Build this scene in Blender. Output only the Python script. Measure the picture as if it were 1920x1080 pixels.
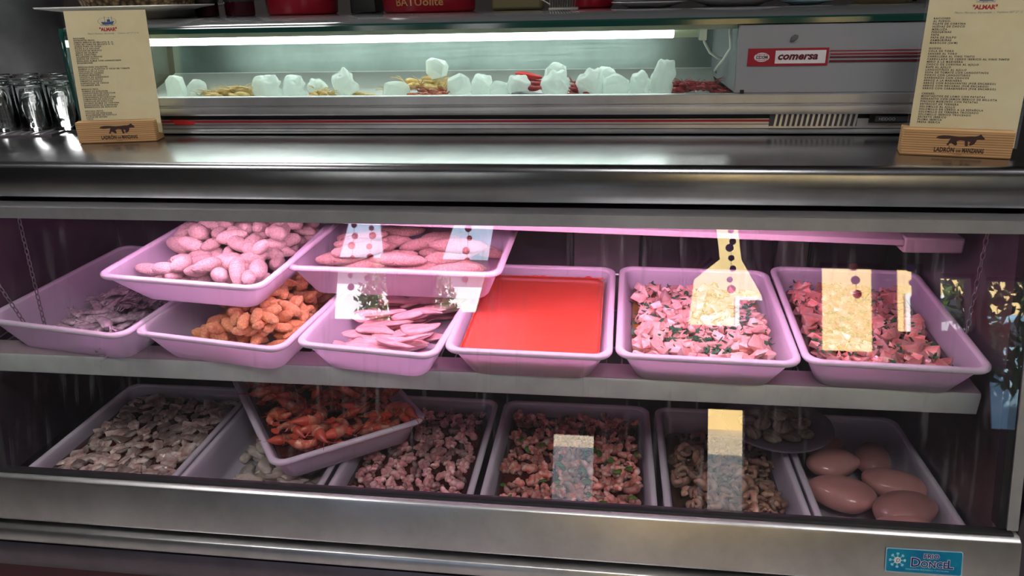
import bpy, bmesh, math, random
import numpy as np
from mathutils import Vector, Matrix, Euler, noise
S = bpy.context.scene
for o in list(bpy.data.objects): bpy.data.objects.remove(o)
R = math.radians

# ------------------------------------------------------------------ camera
def make_camera():
    yaw, pitch, roll, f = R(7.75), R(21.5), R(-1.33), 1380.0
    F = Vector((-math.sin(yaw)*math.cos(pitch), math.cos(yaw)*math.cos(pitch), -math.sin(pitch)))
    Rt = Vector((math.cos(yaw), math.sin(yaw), 0)); U = Rt.cross(F)
    R2 = math.cos(roll)*Rt + math.sin(roll)*U
    U2 = -math.sin(roll)*Rt + math.cos(roll)*U
    cd = bpy.data.cameras.new('camera'); co = bpy.data.objects.new('camera', cd)
    S.collection.objects.link(co)
    m = Matrix((R2, U2, -F)).transposed().to_4x4(); m.translation = Vector((0, 0, 1.30))
    co.matrix_world = m
    cd.sensor_width = 36; cd.lens = 36*f/1920; cd.clip_start = .02; cd.clip_end = 200
    S.camera = co
make_camera()
# ------------------------------------------------------------------ light
S.view_settings.view_transform = 'Standard'; S.view_settings.look = 'None'
S.view_settings.exposure = 0.35; S.view_settings.gamma = 1.0
S.view_settings.use_curve_mapping = False
w = bpy.data.worlds.new('sky'); S.world = w; w.use_nodes = True
nt = w.node_tree; bg = nt.nodes['Background']
tc = nt.nodes.new('ShaderNodeTexCoord'); sp = nt.nodes.new('ShaderNodeSeparateXYZ'); cr = nt.nodes.new('ShaderNodeValToRGB')
nt.links.new(tc.outputs['Generated'], sp.inputs[0]); nt.links.new(sp.outputs['Z'], cr.inputs[0]); nt.links.new(cr.outputs[0], bg.inputs[0])
cr.color_ramp.elements[0].position = 0.0; cr.color_ramp.elements[0].color = (.75, .88, 1, 1)
cr.color_ramp.elements[1].position = .6; cr.color_ramp.elements[1].color = (.22, .45, .9, 1)
bg.inputs[1].default_value = 3.2
sd = bpy.data.lights.new('sun', 'SUN'); sd.energy = 16; sd.angle = R(.6); sd.color = (1, .93, .8)
so = bpy.data.objects.new('sun', sd); S.collection.objects.link(so)
so.rotation_euler = (R(-48), R(14), 0)      # shines towards -Y: over the bar's roof on to the houses across the street

PINK = (1.0, .47, .80); PINK_S = 44.0
TUBE = (.93, 1.0, .95); TUBE_S = 8.5
ROOM_FILL_S = 15.0  # strength of the added ceiling fill lights

# ------------------------------------------------------------------ materials
def mat(name, col=(.8, .8, .8), rough=.5, metal=0.0, spec=.5, emis=None, es=0, trans=0, ior=1.45, coat=0, alpha=1):
    m = bpy.data.materials.new(name); m.use_nodes = True; b = m.node_tree.nodes['Principled BSDF']
    b.inputs['Base Color'].default_value = (*col, 1); b.inputs['Roughness'].default_value = rough
    b.inputs['Metallic'].default_value = metal; b.inputs['Specular IOR Level'].default_value = spec
    b.inputs['Transmission Weight'].default_value = trans; b.inputs['IOR'].default_value = ior
    b.inputs['Coat Weight'].default_value = coat
    if emis: b.inputs['Emission Color'].default_value = (*emis, 1); b.inputs['Emission Strength'].default_value = es
    return m
def N(m, t, **k):
    n = m.node_tree.nodes.new(t)
    for a, v in k.items():
        if a in n.inputs: n.inputs[a].default_value = v
        else: setattr(n, a, v)
    return n
def L(m, a, b): m.node_tree.links.new(a, b)
def coords(m, scale=(1, 1, 1), kind='Object'):
    t = N(m, 'ShaderNodeTexCoord'); mp = N(m, 'ShaderNodeMapping'); mp.inputs['Scale'].default_value = scale
    L(m, t.outputs[kind], mp.inputs[0]); return mp.outputs[0]
def bump(m, src, strength=.3, dist=.002):
    b = m.node_tree.nodes['Principled BSDF']; bp = N(m, 'ShaderNodeBump'); bp.inputs['Strength'].default_value = strength; bp.inputs['Distance'].default_value = dist
    L(m, src, bp.inputs['Height']); L(m, bp.outputs[0], b.inputs['Normal'])
def mottled(name, c1, c2, scale=60, rough=.5, bs=.3, bd=.002, c3=None, detail=4, kind='Object', rnd=.12, stretch=(1, 1, 1), sp=.5, coat=0, lo=.35, hi=.65):
    """two or three colour noise, with a little variation from one object to the next"""
    m = mat(name, c1, rough, spec=sp, coat=coat); b = m.node_tree.nodes['Principled BSDF']
    co = coords(m, stretch, kind); n = N(m, 'ShaderNodeTexNoise', Scale=scale, Detail=detail, Roughness=.6); L(m, co, n.inputs['Vector'])
    r = N(m, 'ShaderNodeValToRGB'); r.color_ramp.elements[0].color = (*c1, 1); r.color_ramp.elements[1].color = (*c2, 1)
    r.color_ramp.elements[0].position = lo; r.color_ramp.elements[1].position = hi
    if c3: e = r.color_ramp.elements.new((lo+hi)/2+.03); e.color = (*c3, 1)
    L(m, n.outputs[0], r.inputs[0])
    oi = N(m, 'ShaderNodeObjectInfo'); mr = N(m, 'ShaderNodeMapRange'); mr.inputs['To Min'].default_value = 1-rnd*2; mr.inputs['To Max'].default_value = 1+rnd
    L(m, oi.outputs['Random'], mr.inputs[0]); h = N(m, 'ShaderNodeHueSaturation'); L(m, mr.outputs[0], h.inputs['Value']); L(m, r.outputs[0], h.inputs['Color'])
    L(m, h.outputs[0], b.inputs['Base Color'])
    if bs: bump(m, n.outputs[0], bs, bd)
    return m
def steel(name, col=(.56, .56, .57), rough=.28, streak=(.4, 90, 90), amp=.12, scratches=.02):
    m = mat(name, col, rough, 1.0); b = m.node_tree.nodes['Principled BSDF']
    co = coords(m, streak); n = N(m, 'ShaderNodeTexNoise', Scale=4.0, Detail=5, Roughness=.7); L(m, co, n.inputs['Vector'])
    mr = N(m, 'ShaderNodeMapRange'); mr.inputs['To Min'].default_value = rough-amp; mr.inputs['To Max'].default_value = rough+amp
    L(m, n.outputs[0], mr.inputs[0]); L(m, mr.outputs[0], b.inputs['Roughness'])
    co2 = coords(m, (1, 1, 1)); n2 = N(m, 'ShaderNodeTexNoise', Scale=7.0, Detail=6, Roughness=.65); L(m, co2, n2.inputs['Vector'])
    r = N(m, 'ShaderNodeValToRGB'); r.color_ramp.elements[0].color = (*[c*.78 for c in col], 1); r.color_ramp.elements[1].color = (*[min(1, c*1.12) for c in col], 1)
    r.color_ramp.elements[0].position = .3; r.color_ramp.elements[1].position = .7
    L(m, n2.outputs[0], r.inputs[0]); L(m, r.outputs[0], b.inputs['Base Color'])
    bump(m, n.outputs[0], scratches, .001)
    return m
def thin_glass(name, tint=(.95, .98, .97), f0=.07, rough=0.0, dirt=0.0):
    """window glass: see-through, mirror-like at its surface by Schlick's law; dirt adds a few smears"""
    m = bpy.data.materials.new(name); m.use_nodes = True; t = m.node_tree; t.nodes.remove(t.nodes['Principled BSDF'])
    out = t.nodes['Material Output']; tr = N(m, 'ShaderNodeBsdfTransparent'); tr.inputs[0].default_value = (*tint, 1)
    gl = N(m, 'ShaderNodeBsdfGlossy'); gl.inputs['Roughness'].default_value = rough; gl.inputs[0].default_value = (1, 1, 1, 1)
    lw = N(m, 'ShaderNodeLayerWeight'); lw.inputs[0].default_value = .5
    p = N(m, 'ShaderNodeMath', operation='POWER'); p.inputs[1].default_value = 5; L(m, lw.outputs['Facing'], p.inputs[0])
    ma = N(m, 'ShaderNodeMath', operation='MULTIPLY_ADD'); ma.inputs[1].default_value = 1-f0; ma.inputs[2].default_value = f0; L(m, p.outputs[0], ma.inputs[0])
    mx = N(m, 'ShaderNodeMixShader'); L(m, ma.outputs[0], mx.inputs[0]); L(m, tr.outputs[0], mx.inputs[1]); L(m, gl.outputs[0], mx.inputs[2])
    res = mx
    if dirt:
        df = N(m, 'ShaderNodeBsdfDiffuse'); df.inputs[0].default_value = (.8, .8, .82, 1)
        co = coords(m, (28, 3, 1.6)); n = N(m, 'ShaderNodeTexNoise', Scale=3.0, Detail=6, Roughness=.7); L(m, co, n.inputs['Vector'])
        mr = N(m, 'ShaderNodeMapRange'); mr.inputs['From Min'].default_value = .56; mr.inputs['From Max'].default_value = .85; mr.inputs['To Min'].default_value = 0.003; mr.inputs['To Max'].default_value = dirt
        L(m, n.outputs[0], mr.inputs[0]); m2 = N(m, 'ShaderNodeMixShader'); L(m, mr.outputs[0], m2.inputs[0]); L(m, mx.outputs[0], m2.inputs[1]); L(m, df.outputs[0], m2.inputs[2]); res = m2
    L(m, res.outputs[0], out.inputs[0]); return m
def plastic(name, col, translucent=.3, clear=.12, rough=.32):
    m = mat(name, col, rough); t = m.node_tree; b = t.nodes['Principled BSDF']; out = t.nodes['Material Output']
    co = coords(m, (1, 1, 1)); n = N(m, 'ShaderNodeTexNoise', Scale=90.0, Detail=3); L(m, co, n.inputs['Vector']); bump(m, n.outputs[0], .05, .001)
    tl = N(m, 'ShaderNodeBsdfTranslucent'); tl.inputs[0].default_value = (*col, 1)
    mx = N(m, 'ShaderNodeMixShader'); mx.inputs[0].default_value = translucent; L(m, b.outputs[0], mx.inputs[1]); L(m, tl.outputs[0], mx.inputs[2])
    tr = N(m, 'ShaderNodeBsdfTransparent'); tr.inputs[0].default_value = (*[min(1, c*1.05) for c in col], 1)
    m2 = N(m, 'ShaderNodeMixShader'); m2.inputs[0].default_value = clear; L(m, mx.outputs[0], m2.inputs[1]); L(m, tr.outputs[0], m2.inputs[2])
    L(m, m2.outputs[0], out.inputs[0]); return m
def liquid(name, c1, c2, rough=.08, scale=14):
    return mottled(name, c1, c2, scale, rough, .12, .002, rnd=0, coat=.4)

M = dict(
    steel=steel('brushed_steel', (.66, .65, .65), .36, (.35, 80, 80), .10, .012),
    worktop=steel('worktop_steel', (.36, .36, .37), .24, (.3, 60, 60), .08, .012),
    alu=steel('aluminium_profile', (.52, .52, .53), .36, (.3, 120, 120), .08, .01),
    shelf_alu=steel('shelf_aluminium', (.78, .84, .80), .50, (.3, 90, 90), .08, .01),
    dark_steel=steel('dark_steel', (.22, .19, .22), .40, (2, 20, 20), .1),
    back_steel=steel('scratched_steel', (.25, .30, .29), .38, (1.2, 30, 50), .14, .12),
    black=mat('black_rubber', (.008, .008, .009), .6),
    black_gloss=mat('black_gloss', (.012, .012, .014), .15),
    dark_liner=mottled('dark_liner', (.05, .035, .05), (.10, .07, .09), 6, .35, .1),
    tray=plastic('white_tray_plastic', (.88, .84, .92), .50, .20),
    tray_rim=plastic('tray_rim_plastic', (.88, .82, .90), .15, 0.0, .22),
    pinkpaint=mat('lamp_housing_paint', (.42, .34, .36), .45),
    pinktube=mat('pink_tube', PINK, .5, emis=PINK, es=PINK_S),
    tube=mat('cool_tube', (1, 1, 1), .5, emis=TUBE, es=TUBE_S),
    front_glass=thin_glass('front_glass', (.96, .97, .97), .085, 0, .14),
    case_glass=thin_glass('case_glass', (.92, .97, .95), .05, 0, .05),
    green_edge=mat('green_glass_edge', (.01, .05, .04), .1),
    tumbler=mat('tumbler_glass', (.92, .96, .96), .03, trans=1.0, ior=1.45),
    chain=mat('chain_metal', (.35, .34, .35), .35, 1.0),
    panel=mottled('grey_enamel', (.25, .255, .275), (.28, .285, .305), 5, .40, 0, rnd=0),
    maroon=mat('maroon_print', (.30, .006, .02), .5), dkmaroon=mat('dark_maroon_print', (.10, .004, .015), .5),
    white_print=mat('white_print', (.72, .68, .70), .5), red_print=mat('red_print', (.50, .02, .02), .6),
    ink=mat('black_ink', (.035, .025, .03), .6), brown_ink=mat('burnt_brown_print', (.055, .022, .018), .6),
    blue_ink=mat('blue_ink', (.04, .09, .28), .6), grey_ink=mat('grey_ink', (.22, .24, .25), .6),
    paper=mottled('cream_paper', (.80, .67, .40), (.84, .72, .45), 30, .55, .05, rnd=0),
    acrylic=thin_glass('clear_acrylic', (.98, .985, .98), .03, .28),
    sticker=mottled('sticker_blue', (.0, .15, .32), (.0, .24, .38), 30, .3, 0, rnd=0),
    stkedge=mat('sticker_pale_edge', (.32, .50, .60), .4), navy=mat('navy_print', (.01, .02, .16), .5), iceblue=mat('ice_blue_print', (.35, .75, .90), .5),
    ice=plastic('cloudy_ice', (.90, .95, .93), .45, .25, .15),
    ceramic=mat('white_ceramic', (.80, .80, .76), .18), ceramic_grey=mat('pale_ceramic', (.62, .62, .66), .25),
    plate_plastic=plastic('mauve_plate', (.40, .34, .42), .25, .35, .2),
    red=mottled('red_bucket', (.22, .004, .015), (.30, .008, .02), 8, .35, 0, rnd=0), gold=mat('gold_print', (.42, .20, .08), .4),
    olive=mat('olive_box', (.12, .10, .045), .5), wicker=None, wire=mat('rack_wire', (.5, .48, .45), .3, 1.0),
    bottle=mat('dark_bottle', (.03, .004, .008), .08), bluegrey=mat('pale_blue_ceramic', (.35, .50, .60), .2),
    roomwall=mottled('dim_plaster', (.035, .033, .035), (.05, .047, .047), 3, .8, .1, rnd=0), roomdark=mat('dark_timber', (.03, .024, .022), .6),
    floor=mottled('floor_tile', (.40, .37, .35), (.50, .47, .44), 4, .4, .05, rnd=0),
    ceil=mat('ceiling_paint', (.16, .15, .15), .8), lamp=mat('fill_light_diffuser', (1, 1, 1), .5, emis=(1, .97, .95), es=ROOM_FILL_S),
    yellow=mottled('ochre_render', (.80, .56, .22), (.88, .66, .30), 1.2, .8, .1, rnd=0), whitew=mottled('white_render', (.78, .80, .82), (.85, .87, .88), 1.5, .8, .1, rnd=0),
    pave=mottled('street_paving', (.50, .38, .24), (.62, .50, .34), 5, .8, .1, rnd=0), leaf=mottled('tree_leaves', (.03, .09, .015), (.12, .20, .04), 3, .6, .2, rnd=.2),
    bark=mottled('tree_bark', (.10, .06, .035), (.16, .10, .06), 12, .8, .4, rnd=0), carblue=mat('pale_blue_paint', (.25, .40, .50), .3), win=mat('far_window', (.03, .04, .05), .1),
)
def wood_mat():
    m = mat('pine_wood', (.6, .4, .2), .5); b = m.node_tree.nodes['Principled BSDF']
    co = coords(m, (1.2, 10, 26)); n = N(m, 'ShaderNodeTexNoise', Scale=6.0, Detail=5, Roughness=.5, Distortion=.6); L(m, co, n.inputs['Vector'])
    wv = N(m, 'ShaderNodeTexWave', Scale=3.2, Distortion=2.5, Detail=3); wv.bands_direction = 'Z'; L(m, co, wv.inputs['Vector'])
    mx = N(m, 'ShaderNodeMath', operation='ADD'); L(m, n.outputs[0], mx.inputs[0]); L(m, wv.outputs[1], mx.inputs[1])
    r = N(m, 'ShaderNodeValToRGB'); r.color_ramp.elements[0].color = (.66, .42, .20, 1); r.color_ramp.elements[1].color = (.42, .21, .08, 1)
    r.color_ramp.elements[0].position = .55; r.color_ramp.elements[1].position = 1.4/1.0 if False else .98
    L(m, mx.outputs[0], r.inputs[0]); L(m, r.outputs[0], b.inputs['Base Color']); bump(m, mx.outputs[0], .08, .001); return m
M['wood'] = wood_mat()
def wicker_mat():
    m = mat('wicker', (.3, .2, .1), .7); b = m.node_tree.nodes['Principled BSDF']
    co = coords(m, (1, 1, 1)); v = N(m, 'ShaderNodeTexVoronoi', Scale=110.0); L(m, co, v.inputs['Vector'])
    r = N(m, 'ShaderNodeValToRGB'); r.color_ramp.elements[0].color = (.45, .31, .15, 1); r.color_ramp.elements[1].color = (.05, .03, .02, 1); r.color_ramp.elements[1].position = .7
    L(m, v.outputs[0], r.inputs[0]); L(m, r.outputs[0], b.inputs['Base Color']); bump(m, v.outputs[0], .8, .004); return m
M['wicker'] = wicker_mat()
M['shelf_alu'].node_tree.nodes['Principled BSDF'].inputs['Metallic'].default_value = .45
M['alu'].node_tree.nodes['Principled BSDF'].inputs['Metallic'].default_value = .75
# food
M.update(
    croq=mottled('pale_breadcrumb', (.54, .40, .34), (.72, .58, .50), 300, .9, .8, .004),
    croq2=mottled('smooth_breadcrumb', (.56, .33, .28), (.72, .48, .40), 260, .9, .9, .004),
    crumb=mottled('orange_breadcrumb', (.74, .34, .12), (.96, .60, .30), 200, .8, .9, .003, c3=(.86, .46, .20)),
    squidlet=mottled('grey_squid_skin', (.38, .28, .32), (.78, .68, .70), 60, .25, .3, .002, coat=.5),
    fillet=mottled('pale_pink_fillet', (.80, .42, .42), (.90, .60, .56), 40, .3, .3, .003, coat=.4, stretch=(1, 4, 1)),
    chunk=mottled('salmon_fish_chunk', (.94, .46, .36), (1.0, .80, .70), 45, .3, .3, .002, coat=.5, rnd=.2),
    chunk2=mottled('dark_salmon_chunk', (.86, .26, .20), (1.0, .66, .56), 45, .3, .3, .002, coat=.5, rnd=.3),
    herb=mottled('chopped_parsley', (.02, .10, .05), (.06, .22, .09), 90, .5, .3),
    brine=liquid('yellow_brine', (.42, .20, .02), (.30, .16, .03)), redbrine=liquid('dark_red_brine', (.10, .012, .010), (.05, .010, .012)),
    sauce=liquid('tomato_sauce', (.80, .12, .07), (.72, .10, .055), .07, 9), saucescum=mottled('sauce_smear', (.75, .06, .03), (.9, .2, .12), 60, .35, .8, .004, rnd=0),
    greybrine=liquid('cloudy_liquid', (.30, .27, .24), (.24, .21, .20)),
    octo=mottled('sliced_octopus', (.46, .24, .22), (.96, .88, .80), 50, .3, .5, .003, c3=(.78, .62, .54), coat=.4, rnd=.3),
    white_squid=mottled('white_squid', (.50, .43, .34), (.80, .74, .64), 25, .3, .3, .003, coat=.4),
    rosette=mottled('pink_rosette', (.60, .20, .20), (.96, .70, .66), 60, .3, .7, .004, c3=(.84, .46, .44), coat=.4, rnd=.35),
    rosette2=mottled('orange_pink_rosette', (.74, .16, .11), (.98, .70, .60), 60, .3, .7, .004, c3=(.90, .42, .34), coat=.4, rnd=.3),
    pepper=mottled('green_pepper', (.06, .16, .02), (.16, .30, .06), 40, .25, .2, coat=.5),
    curl=mottled('tan_curls', (.42, .20, .14), (.66, .42, .30), 50, .3, .5, .003, coat=.4, rnd=.3),
    smooth=mottled('smooth_pink_flesh', (.58, .27, .25), (.72, .38, .34), 6, .28, .1, .003, coat=.4, rnd=.15),
    prawn=mottled('prawn_shell', (.50, .06, .04), (.82, .40, .24), 45, .3, .4, .003, c3=(.68, .17, .10), coat=.6, rnd=.2, stretch=(1.6, 1, 1)),
    prawn_red=mottled('prawn_head_red', (.60, .04, .03), (.80, .14, .08), 60, .25, .3, .002, coat=.6),
    clam=mottled('clam_shell', (.22, .18, .12), (.50, .45, .33), 30, .4, .4, .002, stretch=(1, 5, 1), rnd=.2),
    straw=mottled('straw_crayfish', (.55, .34, .10), (.85, .72, .40), 60, .4, .6, .004, c3=(.75, .50, .18)),
    redshrimp=mottled('raw_red_shrimp', (.22, .015, .02), (.50, .05, .06), 60, .3, .5, .003), greyfish=mottled('grey_fish_skin', (.10, .10, .12), (.30, .30, .32), 40, .25, .3),
)

# ------------------------------------------------------------------ mesh helpers
COL = S.collection
def link(o, parent=None):
    COL.objects.link(o)
    if parent is not None: o.parent = parent
    return o
class MB:
    def __init__(s): s.v = []; s.f = []
    def add(s, vs, fs):
        b = len(s.v); s.v += [tuple(v) for v in vs]; s.f += [tuple(b+i for i in f) for f in fs]; return s
    def box(s, x0, x1, y0, y1, z0, z1, mx=None):
        vs = [Vector(p) for p in ((x0, y0, z0), (x1, y0, z0), (x1, y1, z0), (x0, y1, z0), (x0, y0, z1), (x1, y0, z1), (x1, y1, z1), (x0, y1, z1))]
        if mx: vs = [mx @ v for v in vs]
        return s.add(vs, ((0, 3, 2, 1), (4, 5, 6, 7), (0, 1, 5, 4), (1, 2, 6, 5), (2, 3, 7, 6), (3, 0, 4, 7)))
    def loft(s, rings, cap0=True, cap1=True, closed=True):
        b = len(s.v); n = len(rings[0])
        for r in rings: s.v += [tuple(p) for p in r]
        for i in range(len(rings)-1):
            for j in range(n if closed else n-1):
                k = (j+1) % n; s.f.append((b+i*n+j, b+i*n+k, b+(i+1)*n+k, b+(i+1)*n+j))
        if cap0: s.f.append(tuple(b+j for j in range(n-1, -1, -1)))
        if cap1: s.f.append(tuple(b+(len(rings)-1)*n+j for j in range(n)))
        return s
    def prism_x(s, prof, x0, x1):     # profile of (y,z) swept along x
        return s.loft([[(x0, y, z) for y, z in prof], [(x1, y, z) for y, z in prof]])
    def tube(s, pts, r, n=8, cap=True):
        pts = [Vector(p) for p in pts]; rs = r if isinstance(r, (list, tuple)) else [r]*len(pts); rings = []
        up = Vector((0, 0, 1)); pu = None
        for i, p in enumerate(pts):
            t = (pts[min(i+1, len(pts)-1)]-pts[max(i-1, 0)]).normalized()
            if pu is None: a = up if abs(t.z) < .9 else Vector((1, 0, 0)); u = t.cross(a).normalized()
            else: u = (pu-t*pu.dot(t)).normalized()
            pu = u; v = t.cross(u)
            rings.append([p+(u*math.cos(2*math.pi*j/n)+v*math.sin(2*math.pi*j/n))*rs[i] for j in range(n)])
        return s.loft(rings, cap, cap)
    def lathe(s, prof, n=32, c=(0, 0, 0), cap0=True, cap1=True):
        return s.loft([[(c[0]+r*math.cos(2*math.pi*j/n), c[1]+r*math.sin(2*math.pi*j/n), c[2]+z) for j in range(n)] for r, z in prof], cap0, cap1)
    def poly(s, pts): return s.add(pts, (tuple(range(len(pts))),))
    def mesh(s, name, m, smooth=False):
        me = bpy.data.meshes.new(name); me.from_pydata(s.v, [], s.f); me.materials.append(m)
        bm = bmesh.new(); bm.from_mesh(me); bmesh.ops.recalc_face_normals(bm, faces=bm.faces); bm.to_mesh(me); bm.free()
        if smooth:
            me.polygons.foreach_set('use_smooth', [True]*len(me.polygons))
            if smooth != 'all': me.set_sharp_from_angle(angle=R(40))
        return me
    def build(s, name, m, parent=None, smooth=False, bevel=0, seg=2):
        o = link(bpy.data.objects.new(name, s.mesh(name, m, smooth)), parent)
        if bevel:
            md = o.modifiers.new('bevel', 'BEVEL'); md.width = bevel; md.segments = seg; md.limit_method = 'ANGLE'; md.angle_limit = R(35)
            o.data.polygons.foreach_set('use_smooth', [True]*len(o.data.polygons)); o.data.set_sharp_from_angle(angle=R(60))
        return o
def tag(o, label, cat, group=None, kind=None):
    if label: o['label'] = label
    if cat: o['category'] = cat
    if group: o['group'] = group
    if kind: o['kind'] = kind
    return o
def thing(name, label, cat, mx=None, group=None):
    o = link(bpy.data.objects.new(name, None)); o.empty_display_size = .05
    if mx is not None: o.matrix_world = mx
    return tag(o, label, cat, group)
def T(x, y, z, rx=0, ry=0, rz=0): return Matrix.Translation((x, y, z)) @ Euler((R(rx), R(ry), R(rz))).to_matrix().to_4x4()
def structure(name, mb, m, bevel=0):
    o = mb.build(name, m, None, bevel=bevel); o['kind'] = 'structure'; return o
def text_mesh(body, size, shear=0, space=1.0, line=1.0, align='LEFT', offset=0, sx=1.0):
    c = bpy.data.curves.new('t', 'FONT'); c.body = body; c.size = size; c.shear = shear; c.space_character = space; c.space_line = line
    c.align_x = align; c.offset = offset; c.fill_mode = 'FRONT'; c.resolution_u = 2
    o = bpy.data.objects.new('t', c); COL.objects.link(o); bpy.context.view_layer.update()
    me = bpy.data.meshes.new_from_object(o.evaluated_get(bpy.context.evaluated_depsgraph_get()))
    bpy.data.objects.remove(o); bpy.data.curves.remove(c)
    for v in me.vertices: v.co.x *= sx
    return me
def text(name, body, size, m, parent, mx, **k):
    """flat printed lettering; the mesh lies in its own xy plane, mx places it under its parent"""
    me = text_mesh(body, size, **k); me.name = name; me.materials.clear(); me.materials.append(m); me.transform(mx)
    return link(bpy.data.objects.new(name, me), parent)
FRONT = Matrix.Rotation(R(90), 4, 'X')          # lettering plane turned to face the viewer (-Y)

def rrect(w, l, r, z, n=6, cx=0, cy=0):
    pts = []
    for sx, sy, a0 in ((1, 1, 0), (-1, 1, 90), (-1, -1, 180), (1, -1, 270)):
        for i in range(n+1):
            a = R(a0+90*i/n); pts.append((cx+sx*(w/2-r)+r*math.cos(a), cy+sy*(l/2-r)+r*math.sin(a), z))
    return pts

# ------------------------------------------------------------------ blobs
def blob(name, m, sx, sy, sz, seed=0, amp=.12, freq=2.0, sub=3, flat=0, taper=0, bend=0, fine=0):
    bm = bmesh.new(); bmesh.ops.create_icosphere(bm, subdivisions=sub, radius=1.0); off = Vector((seed*7.3, seed*3.1, seed*5.7))
    for v in bm.verts:
        p = v.co.copy(); d = noise.noise(p*freq+off)*amp + (noise.noise(p*freq*4+off)*fine if fine else 0)
        p = p*(1+d); tp = 1-taper*(p.x*.5+.5)
        q = Vector((p.x*sx, p.y*sy*tp, p.z*sz*tp))
        if flat and q.z < -sz*flat: q.z = -sz*flat
        if bend: a = q.x/sx*bend; q = Vector((q.x*math.cos(a*.3), q.y+abs(q.x)*abs(q.x)/sx*bend, q.z))
        v.co = q
    me = bpy.data.meshes.new(name); bm.to_mesh(me); bm.free(); me.materials.append(m)
    me.polygons.foreach_set('use_smooth', [True]*len(me.polygons)); return me
def hull(name, m, sx, sy, sz, seed=0, n=11, bev=.1):
    rnd = random.Random(seed); bm = bmesh.new()
    for i in range(n):
        p = Vector((rnd.choice((-1, 1))*rnd.uniform(.6, 1), rnd.choice((-1, 1))*rnd.uniform(.5, 1), rnd.choice((-1, 1))*rnd.uniform(.55, 1)))
        bm.verts.new((p.x*sx, p.y*sy, p.z*sz))
    r = bmesh.ops.convex_hull(bm, input=bm.verts); bmesh.ops.delete(bm, geom=[v for v in bm.verts if not v.link_faces], context='VERTS')
    bmesh.ops.bevel(bm, geom=list(bm.edges), offset=min(sx, sy, sz)*bev, segments=2, affect='EDGES', profile=.6, clamp_overlap=True)
    me = bpy.data.meshes.new(name); bm.to_mesh(me); bm.free(); me.materials.append(m)
    me.polygons.foreach_set('use_smooth', [True]*len(me.polygons)); me.set_sharp_from_angle(angle=R(30)); return me
def curlpiece(name, m, r, th, turn, seed, wav=.3):
    rnd = random.Random(seed); pts = []; rs = []; n = 14
    for i in range(n):
        t = i/(n-1); a = t*turn+rnd.uniform(-.1, .1); rr = r*(1-.45*t)
        pts.append((rr*math.cos(a), rr*math.sin(a), r*wav*math.sin(a*1.7+seed))); rs.append(th*(.55+.6*math.sin(math.pi*min(1, t*1.05+.02))+.1*math.sin(i*2.1)))
    mb = MB().tube(pts, rs, 8); return mb.mesh(name, m, 'all')
def rosette(name, m, r, seed):
    """lump of folded flesh with knobs around it"""
    rnd = random.Random(seed); bm = bmesh.new()
    for i in range(rnd.randint(5, 7)):
        a = i*1.05+rnd.uniform(-.3, .3); k = r*rnd.uniform(.36, .52); d = r*rnd.uniform(.42, .62) if i else 0
        mx = Matrix.Translation((math.cos(a)*d, math.sin(a)*d, rnd.uniform(-.1, .25)*r)) @ Matrix.Diagonal((k*rnd.uniform(.8, 1.2), k, k*rnd.uniform(.7, 1), 1))
        bmesh.ops.create_icosphere(bm, subdivisions=2, radius=1.0, matrix=mx)
    for v in bm.verts: v.co += v.co.normalized()*noise.noise(v.co*(2.2/r)+Vector((seed, 0, 0)))*r*.22
    me = bpy.data.meshes.new(name); bm.to_mesh(me); bm.free(); me.materials.append(m)
    me.polygons.foreach_set('use_smooth', [True]*len(me.polygons)); return me

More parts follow.
